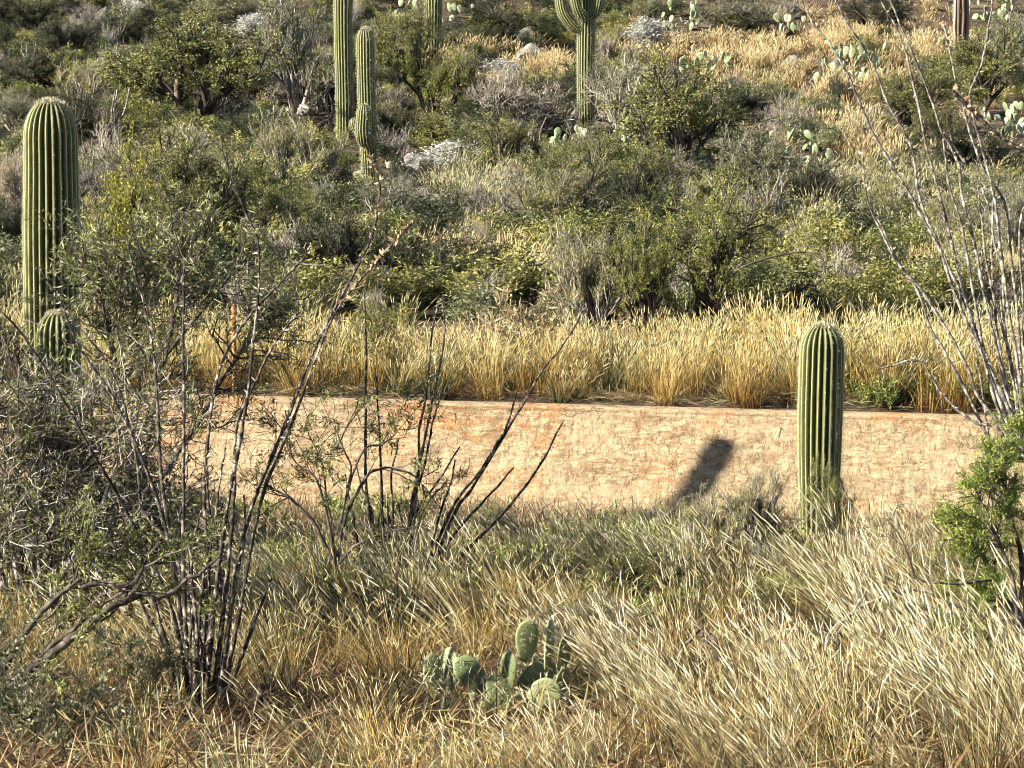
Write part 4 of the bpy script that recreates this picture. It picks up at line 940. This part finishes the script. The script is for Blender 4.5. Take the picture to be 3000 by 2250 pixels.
for i, a in enumerate([
 (1985, 90, 110, 75, 16, "prickly pear with bright pads at the top edge right of the branching saguaro"),
 (2285, 140, 120, 80, 16, "prickly pear with bright pads above the golden slope"),
 (2490, 240, 190, 90, 34, "large sunlit prickly pear crossed by the left ocotillo canes"),
 (2060, 215, 150, 50, 16, "low prickly pear row at the left edge of the golden slope"),
 (2655, 350, 120, 90, 16, "prickly pear with bright pads behind the middle ocotillo canes"),
 (2960, 400, 150, 80, 18, "prickly pear at the right edge inside a dark bush"),
 (2340, 490, 170, 90, 18, "prickly pear below the skeletal bush"),
 (2620, 570, 90, 60, 9, "small prickly pear beside the lower ocotillo canes"),
 (1195, 60, 90, 50, 9, "prickly pear at the top edge left of the plain saguaro column"),
 (690, 350, 90, 50, 9, "small prickly pear with white pads left of the tall plain saguaro"),
 (790, 365, 80, 45, 9, "small prickly pear nearest the tall plain saguaro foot on its left"),
 (1780, 460, 120, 90, 14, "prickly pear at the foot of the thin many stemmed ocotillo"),
 (1650, 430, 90, 50, 8, "prickly pear left of the branching saguaro foot"),
 (1930, 420, 120, 50, 10, "prickly pear in front of the broad green mesquite"),
 (695, 90, 70, 40, 8, "tiny prickly pear at the top edge near the olive bush"),
 (1345, 85, 90, 70, 10, "prickly pear right of the plain saguaro column"),
 (640, 225, 90, 40, 7, "tiny pale prickly pear inside the wide dark mesquite"),
 (2900, 60, 130, 60, 14, "prickly pear right of the pink skeleton trunk"),
 (220, 240, 60, 40, 5, "tiny pale prickly pear on the upper left slope"),
 (1090, 530, 90, 45, 8, "low prickly pear at the foot of the saguaro with two small arms"),
]): far_pear(a[0], a[1], a[2] * 1.1, a[3] * 1.3, int(a[4] * 1.5), a[5], seed=50 + i)

# ------------------------------------------------------------------ rocks
def rock_mesh(seed):
    rs = np.random.RandomState(seed); n = 22; m = 14
    th = np.linspace(0, 2 * np.pi, n, endpoint=False); ph = np.linspace(0, np.pi, m)
    v = np.stack([np.sin(ph)[:, None] * np.cos(th), np.sin(ph)[:, None] * np.sin(th), np.cos(ph)[:, None] + 0 * th], -1)
    for k in range(16):
        d = rnd_unit(rs, 1)[0]; s = rs.uniform(.45, .9); q = v @ d; v = v - np.clip(q - s, 0, None)[..., None] * d * .9
    v = v * (1 + 0.06 * rs.normal(size=(m, n, 1)) * np.sin(ph)[:, None, None])
    i = np.arange(m - 1)[:, None] * n; j = np.arange(n)[None]; j2 = (j + 1) % n
    f = np.stack([i + j, i + n + j, i + n + j2, i + j2], -1).reshape(-1, 4); mb = MB(); mb.add(v, f, rs.uniform(.3, .8)); return mb.mesh("boulder", M_rock)
RK = [rock_mesh(i) for i in range(5)]
for i, (px, row, w, h, lb) in enumerate([
 (1310, 520, 110, 60, "largest pale boulder of the white pile right of the armed saguaro"), (1395, 515, 80, 50, "pale boulder at the right end of the white pile"),
 (1230, 500, 90, 55, "shaded boulder at the left end of the white pile"), (1350, 470, 90, 50, "pale boulder on top of the white pile"),
 (1555, 185, 105, 55, "long pale boulder in the tan grass right of the plain saguaro column"), (1485, 215, 60, 35, "small pale boulder just left of the long pale one"),
 (305, 55, 55, 38, "rounded white rock at the top left"), (322, 85, 40, 26, "small rock below the rounded white one"), (740, 110, 120, 55, "grey white rocky outcrop left of the tallest saguaro"),
 (900, 335, 80, 30, "flat tan rock between the pale grey bush and tall saguaro"), (2425, 545, 80, 42, "grey flat rock in dark shade left of the lower canes"),
 (330, 125, 110, 40, "grey ledge of rock below the rounded white rock"), (1370, 640, 60, 30, "small pale rock in the centre of the slope"), (2330, 190, 70, 30, "low pale rock at the left of the golden slope"),
 (1540, 110, 90, 30, "dark edged pale rock below the top edge left of the branching saguaro"), (2460, 200, 60, 40, "pale stone behind the large sunlit prickly pear")]):
    p = hit(px, row, False); d = p[1]; W = 1.2 * w * d / F; Hh = 1.2 * h * d / F
    o = bpy.data.objects.new("boulder", RK[i % 5]); COL.objects.link(o); o.location = (p[0], p[1], p[2] + Hh * .3); o.scale = (W / 2, W / 2.6, Hh / 1.5); o.rotation_euler = (.1, .15, i * 1.7)
    tag(o, lb, "rock")

# ------------------------------------------------------------------ rusty post
def post():
    p = P(686, 1165, 27.9); gz = float(H(p[0], 27.9)); top = P(685, 885, 27.9)
    t = thing("fence_post", (p[0], 27.9, gz - .05), "thin rusty brown steel post standing above the left part of the wall", "post")
    h = top[2] - gz + .05; w = .022; mb = MB()
    prof = [(-w, -.004), (w, -.004), (w, .004), (.004, .004), (.004, .032), (-.004, .032), (-.004, .004), (-w, .004)]
    V = np.array([[(x, y, z) for x, y in prof] for z in (0, h)]).reshape(-1, 3); n = 8
    f = [np.array([[k, (k + 1) % n, n + (k + 1) % n, n + k] for k in range(n)]), np.array([list(range(n, 2 * n))])]
    mb.add(V, f, .5); mb.build("shaft", M_post, t)
    st = MB()
    for z in np.arange(.25, h - .05, .055):
        b = np.array([(x, y, zz) for zz in (z, z + .012) for x, y in ((-.009, -.01), (.009, -.01), (.009, -.004), (-.009, -.004))])
        st.add(b, np.array([[0, 1, 5, 4], [1, 2, 6, 5], [2, 3, 7, 6], [3, 0, 4, 7], [4, 5, 6, 7], [0, 3, 2, 1]]), .7)
    st.build("studs", M_post, t)
post()

# ------------------------------------------------------------------ nearer bushes and traced branches
def branchy(name, label, cat, base, d, boughs, leafm, nleaf, L, W, bark=None, minr=.0018, r=0.012, twigs=8, tl=0.3, seed=0, spread=.9, up=.1, dense_tips=0.5, levels=2, gap=0.0):
    """tree or bush whose main boughs follow given courses in space; twigs and leaves grow from them"""
    rs = np.random.RandomState(700 + seed); b = P(base[0], base[1], d); b[2] = float(H(b[0], b[1])) - .03
    t = thing(name, b, label, cat); small = MB(); terms = []
    for c in boughs:
        rr = r
        if isinstance(c, dict): rr = c["r"]; c = c["p"]
        w = np.array([P(a, q, d + o) for a, q, o in c]) - b; cc = catmull(w, len(c) * 6); n = len(cc)
        cc = cc + np.cumsum(rs.normal(0, .004, (n, 3)), 0)
        m = MB(); tube(m, cc, np.linspace(rr, rr * .35, n) * (1 + .12 * rs.normal(size=n)), 6, rs.uniform(.2, .9, n)); m.build("branch", bark or M_bark, t)
        ln = np.linalg.norm(np.diff(cc, axis=0), axis=1).sum(); out = []
        for k in range(int(twigs * ln)):
            i = rs.randint(int(n * gap), n - 1); dd = cc[i + 1] - cc[i]; dd /= np.linalg.norm(dd) + 1e-9; dd = dd + rnd_unit(rs, 1)[0] * spread; dd /= np.linalg.norm(dd)
            grow(rs, out, terms, cc[i], dd, tl * rs.uniform(.5, 1.2), rr * .35, 0, levels, (3, 3, 2), spread, up * .3, .22)
        for lev, pts, q in out: tube(small, pts, np.maximum(q, minr), 3, rs.uniform(.1, .9))
    if small.v: small.build("twigs", bark or M_bark, t)
    if leafm and nleaf:
        T = np.array(terms); T = T[rs.rand(len(T)) < dense_tips]; nt = len(T); k = rs.randint(0, nt, nleaf); u = rs.uniform(0, 1, nleaf) * (T.shape[1] - 1.001); i = u.astype(int); fr = (u - i)[:, None]
        pos = T[k, i] * (1 - fr) + T[k, i + 1] * fr + rs.normal(0, L * .4, (nleaf, 3)); dr = T[k, i + 1] - T[k, i]; dr /= np.linalg.norm(dr, axis=1)[:, None] + 1e-9
        cm = MB(); leaves(cm, rs, pos, dr * .6 + rnd_unit(rs, nleaf) * .8, L, W, rs.uniform(0, .55, nt)[k] + rs.uniform(0, .45, nleaf)); cm.build("crown", leafm, t)
    return t
# left mesquite in front of the tall saguaro
branchy("mesquite_tree", "loose mesquite with feathery pale green leaves in front of the tall left saguaro", "tree", (330, 1650), 18.0, [
 {"p": [(330, 1650, 0), (300, 1450, 0), (180, 1250, .1), (60, 1080, .2), (-20, 1000, .2)], "r": .035}, {"p": [(335, 1640, 0), (380, 1350, .1), (330, 1050, .2), (300, 900, .2), (270, 780, .2)], "r": .03},
 {"p": [(345, 1640, 0), (430, 1300, -.1), (480, 1050, -.1), (520, 850, -.1), (560, 720, -.1)], "r": .028}, {"p": [(350, 1640, 0), (480, 1400, .1), (620, 1180, .2), (720, 1020, .2), (790, 900, .3)], "r": .026},
 {"p": [(380, 1350, .1), (420, 1100, .3), (400, 900, .4), (420, 760, .4)], "r": .018}, {"p": [(330, 1050, .2), (290, 880, .1), (240, 800, 0), (215, 720, 0)], "r": .012},
 {"p": [(480, 1050, -.1), (600, 900, -.2), (690, 790, -.2), (760, 740, -.2)], "r": .014}], M_pale, 15000, 0.05, 0.2, twigs=20, tl=.3, seed=1, dense_tips=.5, gap=.35)
# tangle of grey branches at the left edge
branchy("bare_thicket_bush", "dense tangle of grey thorny branches at the left edge, below the short saguaro", "bush", (120, 1760), 15.6, [
 {"p": [(120, 1760, 0), (150, 1550, 0), (230, 1380, .1), (350, 1240, .2)], "r": .022}, {"p": [(110, 1760, 0), (60, 1500, 0), (20, 1330, 0), (-30, 1200, 0)], "r": .022},
 {"p": [(130, 1760, .1), (200, 1600, .1), (300, 1500, .2), (430, 1430, .3)], "r": .018}, {"p": [(120, 1760, .2), (110, 1450, .2), (130, 1330, .3), (110, 1230, .3)], "r": .018},
 {"p": [(140, 1760, -.1), (240, 1560, -.2), (330, 1360, -.2), (300, 1280, -.2)], "r": .016}, {"p": [(60, 1740, .3), (30, 1500, .4), (70, 1350, .4), (200, 1260, .4)], "r": .016},
 {"p": [(150, 1750, .2), (330, 1640, .2), (450, 1580, .2), (520, 1480, .3)], "r": .014}, {"p": [(20, 1740, 0), (-20, 1500, .1), (40, 1380, .2), (110, 1330, .2)], "r": .016}],
 M_mesq, 14000, 0.034, 0.28, bark=M_thicket, minr=.0028, twigs=20, tl=.42, seed=2, dense_tips=.4, spread=1.1, levels=3)
branchy("fallen_mesquite_branch", "thick dark forked branch arching up from the bottom left corner", "tree", (-20, 2080), 12.4, [
 {"p": [(-40, 2090, 0), (60, 1990, 0), (120, 1930, 0), (230, 1840, 0), (330, 1770, .05), (400, 1735, .1), (480, 1740, .1), (545, 1695, .1)], "r": .027},
 {"p": [(110, 1940, 0), (200, 1870, .05), (300, 1790, .1), (380, 1740, .1)], "r": .014}, {"p": [(230, 1720, .1), (300, 1700, .1), (370, 1690, .1), (430, 1640, .15), (500, 1620, .2)], "r": .017},
 {"p": [(-40, 2060, .1), (60, 1880, .1), (150, 1780, .1), (230, 1720, .1)], "r": .02}, {"p": [(150, 1780, .1), (190, 1740, .1), (205, 1700, .1), (200, 1640, .1)], "r": .014},
 {"p": [(545, 1695, .1), (590, 1680, .1), (640, 1610, .1)], "r": .012}], M_mesq, 3500, 0.032, 0.3, twigs=7, tl=.28, seed=3, dense_tips=.4)
branchy("creosote_bush", "green leafy creosote bush in the bottom left corner", "bush", (120, 2300), 11.6, [
 [(120, 2300, 0), (60, 2150, 0), (0, 2020, 0), (-30, 1900, 0)], [(120, 2300, 0), (110, 2150, 0), (100, 2000, 0)], [(125, 2300, .1), (180, 2170, .1), (220, 2060, .1)],
 [(130, 2300, 0), (240, 2200, 0), (330, 2130, .1)], [(110, 2300, .2), (40, 2230, .2), (-30, 2150, .2)], [(140, 2300, -.1), (300, 2260, -.1), (420, 2220, -.1)]],
 M_sage, 9000, 0.022, 0.42, twigs=22, tl=.24, seed=4, dense_tips=.7, r=.01)
branchy("creosote_bush", "small grey green creosote sprig in front of the large ocotillo base", "bush", (430, 2080), 12.9, [
 [(430, 2080, 0), (420, 1990, 0), (390, 1900, 0)], [(430, 2080, 0), (460, 1980, 0), (470, 1890, 0)], [(435, 2080, .1), (340, 2000, .1), (290, 1930, .1)], [(425, 2080, .1), (380, 2060, 0), (330, 2060, .1)]],
 M_sage, 2200, 0.022, 0.4, twigs=18, tl=.2, seed=5, r=.006)
branchy("mesquite_sapling", "small thin leaved mesquite in front of the left part of the wall", "tree", (985, 1660), 18.2, [
 {"p": [(985, 1660, 0), (930, 1540, 0), (870, 1470, 0), (790, 1430, 0)], "r": .018}, {"p": [(985, 1660, 0), (1000, 1520, .1), (1060, 1400, .1), (1110, 1370, .1), (1200, 1385, .1), (1260, 1470, .1)], "r": .014},
 {"p": [(985, 1640, 0), (960, 1500, .1), (930, 1350, .1), (890, 1250, .1)], "r": .012}, {"p": [(985, 1650, 0), (1090, 1570, 0), (1250, 1530, 0)], "r": .012},
 {"p": [(985, 1650, 0), (940, 1420, -.1), (870, 1340, -.1), (850, 1200, -.1)], "r": .012}, {"p": [(990, 1560, 0), (1030, 1400, 0), (1000, 1300, 0), (1050, 1210, 0)], "r": .01},
 {"p": [(990, 1560, 0), (1050, 1330, 0), (1120, 1290, 0), (1200, 1200, 0)], "r": .01}], M_mesq, 4200, 0.035, 0.28, twigs=7, tl=.3, seed=6, dense_tips=.35, gap=.3)
branchy("palo_verde_bush", "bright green feathery bush with yellow leaves at the right edge below the ocotillo", "bush", (2985, 1850), 14.6, [
 {"p": [(2985, 1850, 0), (2930, 1700, 0), (2870, 1600, 0), (2800, 1490, 0)], "r": .022}, {"p": [(2985, 1850, 0), (2990, 1650, 0), (2960, 1480, 0), (2930, 1360, 0)], "r": .02},
 {"p": [(2990, 1850, .1), (3040, 1650, .1), (3030, 1450, .1), (2990, 1300, .1)], "r": .02}, {"p": [(2980, 1850, -.1), (2900, 1740, -.1), (2840, 1680, -.1)], "r": .012},
 {"p": [(2990, 1840, -.2), (2940, 1620, -.2), (2900, 1500, -.2), (2860, 1420, -.2)], "r": .014}, {"p": [(3000, 1840, 0), (2960, 1760, 0), (2880, 1800, 0), (2800, 1850, 0)], "r": .012}],
 M_fresh, 22000, 0.027, 0.2, twigs=24, tl=.185, seed=7, dense_tips=.75, gap=.35)
branchy("dead_branch", "dark thorny branch running left from the right edge bush over the grass", "branch", (2990, 1830), 14.2, [
 {"p": [(2990, 1812, 0), (2920, 1812, 0), (2800, 1770, 0), (2710, 1733, 0), (2640, 1745, 0), (2590, 1745, 0)], "r": .010}, {"p": [(2900, 1700, .1), (2790, 1705, 0), (2680, 1685, 0), (2640, 1590, 0), (2590, 1520, 0)], "r": .008},
 {"p": [(2900, 1980, .1), (2780, 1955, .1), (2650, 1960, .1), (2620, 1950, .1)], "r": .009}], None, 0, .03, .3, twigs=7, tl=.14, seed=8, levels=1)
branchy("cholla_skeleton", "dead grey cholla with short knobbly arms lying in the grass at the right", "cactus", (2460, 1880), 14.6, [
 {"p": [(2460, 1890, 0), (2455, 1850, 0), (2510, 1785, 0), (2520, 1720, 0)], "r": .013}, {"p": [(2510, 1785, 0), (2530, 1745, 0), (2540, 1715, 0)], "r": .012}, {"p": [(2510, 1780, 0), (2460, 1758, 0)], "r": .014},
 {"p": [(2510, 1785, 0), (2560, 1760, 0), (2620, 1735, 0)], "r": .013}, {"p": [(2420, 1870, 0), (2510, 1790, 0), (2570, 1850, 0)], "r": .011}, {"p": [(2240, 1880, 0), (2290, 1840, 0), (2330, 1850, 0), (2400, 1870, 0)], "r": .012}],
 None, 0, .03, .3, bark=M_gbark, twigs=5, tl=.1, seed=9, levels=1)
branchy("dead_branch", "short charred stick poking out of the grass in the lower right", "branch", (2230, 1850), 14.8, [{"p": [(2225, 1800, 0), (2190, 1765, 0), (2162, 1748, 0)], "r": .018}, {"p": [(2230, 1850, 0), (2225, 1800, 0)], "r": .012}], None, 0, .03, .3, twigs=0.1, seed=10, levels=1)
branchy("dead_branch", "dark broken stump hidden in the grass near the bottom, right of the prickly pear", "branch", (2090, 1900), 13.9, [{"p": [(2110, 1930, 0), (2060, 1845, 0), (2030, 1850, 0), (2000, 1900, 0)], "r": .022}, {"p": [(2070, 1880, 0), (2055, 1845, 0)], "r": .02}], None, 0, .03, .3, twigs=0.1, seed=11, levels=1)
branchy("dead_limb", "dead dark limbs stretching right from the yellow green mesquite on the bank", "branch", (2060, 890), 34.0, [
 {"p": [(2060, 890, 0), (2090, 850, 0), (2150, 800, 0), (2230, 765, 0), (2330, 745, 0), (2400, 750, 0)], "r": .024}, {"p": [(2070, 875, 0), (2150, 872, 0), (2185, 860, 0), (2195, 825, 0)], "r": .02}, {"p": [(2150, 800, 0), (2180, 760, 0), (2200, 730, 0)], "r": .02}],
 None, 0, .03, .3, twigs=1.2, tl=.4, seed=12, levels=1)
branchy("dead_limb", "white bare twig lying across the dark bush on the left of the bank", "branch", (850, 880), 30.5, [{"p": [(850, 765, 0), (900, 775, 0), (950, 778, 0), (990, 785, 0)], "r": .012}, {"p": [(850, 765, 0), (830, 800, .2), (820, 900, .3)], "r": .014}], None, 0, .03, .3, bark=M_gbark, twigs=.5, seed=13, levels=1)
branchy("desert_willow_bush", "pale spiky leaved shrub in the golden grass on the bank", "bush", (1560, 1120), 29.0, [
 [(1560, 1120, 0), (1540, 1000, 0), (1500, 900, 0)], [(1560, 1120, 0), (1560, 980, 0), (1545, 870, 0)], [(1562, 1120, 0), (1600, 1000, 0), (1640, 930, 0)], [(1558, 1120, 0), (1500, 1010, 0), (1460, 950, 0)]],
 M_tan, 1600, 0.11, 0.13, twigs=10, tl=.3, seed=14, levels=1)
branchy("desert_willow_bush", "dark leaved shrub at the left end of the golden grass on the bank", "bush", (1110, 1130), 28.6, [
 [(1110, 1130, 0), (1100, 1000, 0), (1070, 900, 0)], [(1110, 1130, 0), (1140, 1000, 0), (1150, 930, 0)], [(1110, 1130, 0), (1060, 1040, 0), (1030, 980, 0)]],
 M_olive, 1800, 0.09, 0.13, twigs=11, tl=.28, seed=15, levels=1)
NEARS = [
 ("olive", 2230, 1600, 190, 230, 22.5, "wispy yellow olive bush between the shadow on the wall and the stout saguaro"),
 ("mesq", 2450, 1640, 130, 250, 22.9, "dark green bush at the right foot of the stout saguaro"),
 ("olive", 2040, 1640, 200, 190, 21.8, "low wispy olive bush left of the shadow on the wall"),
 ("mesq", 1680, 1690, 300, 180, 20.5, "low dark olive bush in the grass right of the dark ocotillo"),
 ("mesq", 1900, 1790, 330, 170, 18.5, "low green bush in the grass below the shadow on the wall"),
 ("olive", 1450, 1600, 300, 140, 22.5, "yellow green brush at the foot of the wall in the centre"),
 ("olive", 1880, 1590, 220, 130, 23.6, "yellowish brush against the wall foot right of centre"),
 ("dark", 300, 1660, 500, 420, 17.0, "dark leafy bush inside the tangle at the left edge"),  # enlarged so the inside of the thicket looks shaded
 ("mesq", 2900, 1960, 360, 150, 13.6, "low grey green bush at the foot of the bright green one"),
 ("dark", 1130, 1680, 260, 150, 18.9, "dark brush around the foot of the dark ocotillo"),
 ("dark", 90, 1620, 420, 420, 17.4, "dark green leafy mass added as shade at the left edge under the short saguaro"),  # added behind the thicket as the shade in its gaps
 ("sage", 1750, 1850, 300, 130, 16.5, "low grey green bush behind the prickly pear"),
]
for k, px, row, w, h, d, lb in NEARS: shrub(k, px, row, w, h, lb, d=d)
# unseen mesquite added left of the frame to shade the tall saguaro and thicket
for (x, y, w, h, lb) in [(-6.9, 20.2, 3.0, 3.7, "dense unseen mesquite added left of the slope to shade the tall saguaro foot")]:
    wm, cm = KINDS["mesq"][0]; t = thing("mesquite_tree", (x, y, float(H(x, y))), lb, "tree", scale=(w, w, h)); part("branches", wm, t); part("crown", cm, t)

# ------------------------------------------------------------------ alike things share a group
GROUPS = {"saguaro": "saguaro cacti standing around the slope", "ocotillo": "ocotillos on the slope and hill", "prickly_pear": "prickly pears on the slope and hill", "boulder": "pale boulders on the hillside",
          "dead_branch": "dead branches in the grass", "dead_limb": "dead limbs on the bank", "mesquite_bush": "mesquite bushes", "palo_verde_bush": "bright green feathery bushes", "evergreen_bush": "dark leaved bushes",
          "sage_bush": "grey green bushes", "creosote_bush": "olive creosote bushes", "twiggy_bush": "bare twiggy bushes", "dried_bush": "dried tan bushes", "brittlebush": "white brittlebushes",
          "desert_willow_bush": "shrubs in the golden grass on the bank", "mesquite_tree": "mesquite trees at the left"}
tops = [o for o in scn.objects if o.parent is None]
for key, g in GROUPS.items():
    m = [o for o in tops if o.name.split(".")[0] == key]
    if len(m) > 1:
        for o in m: o["group"] = g
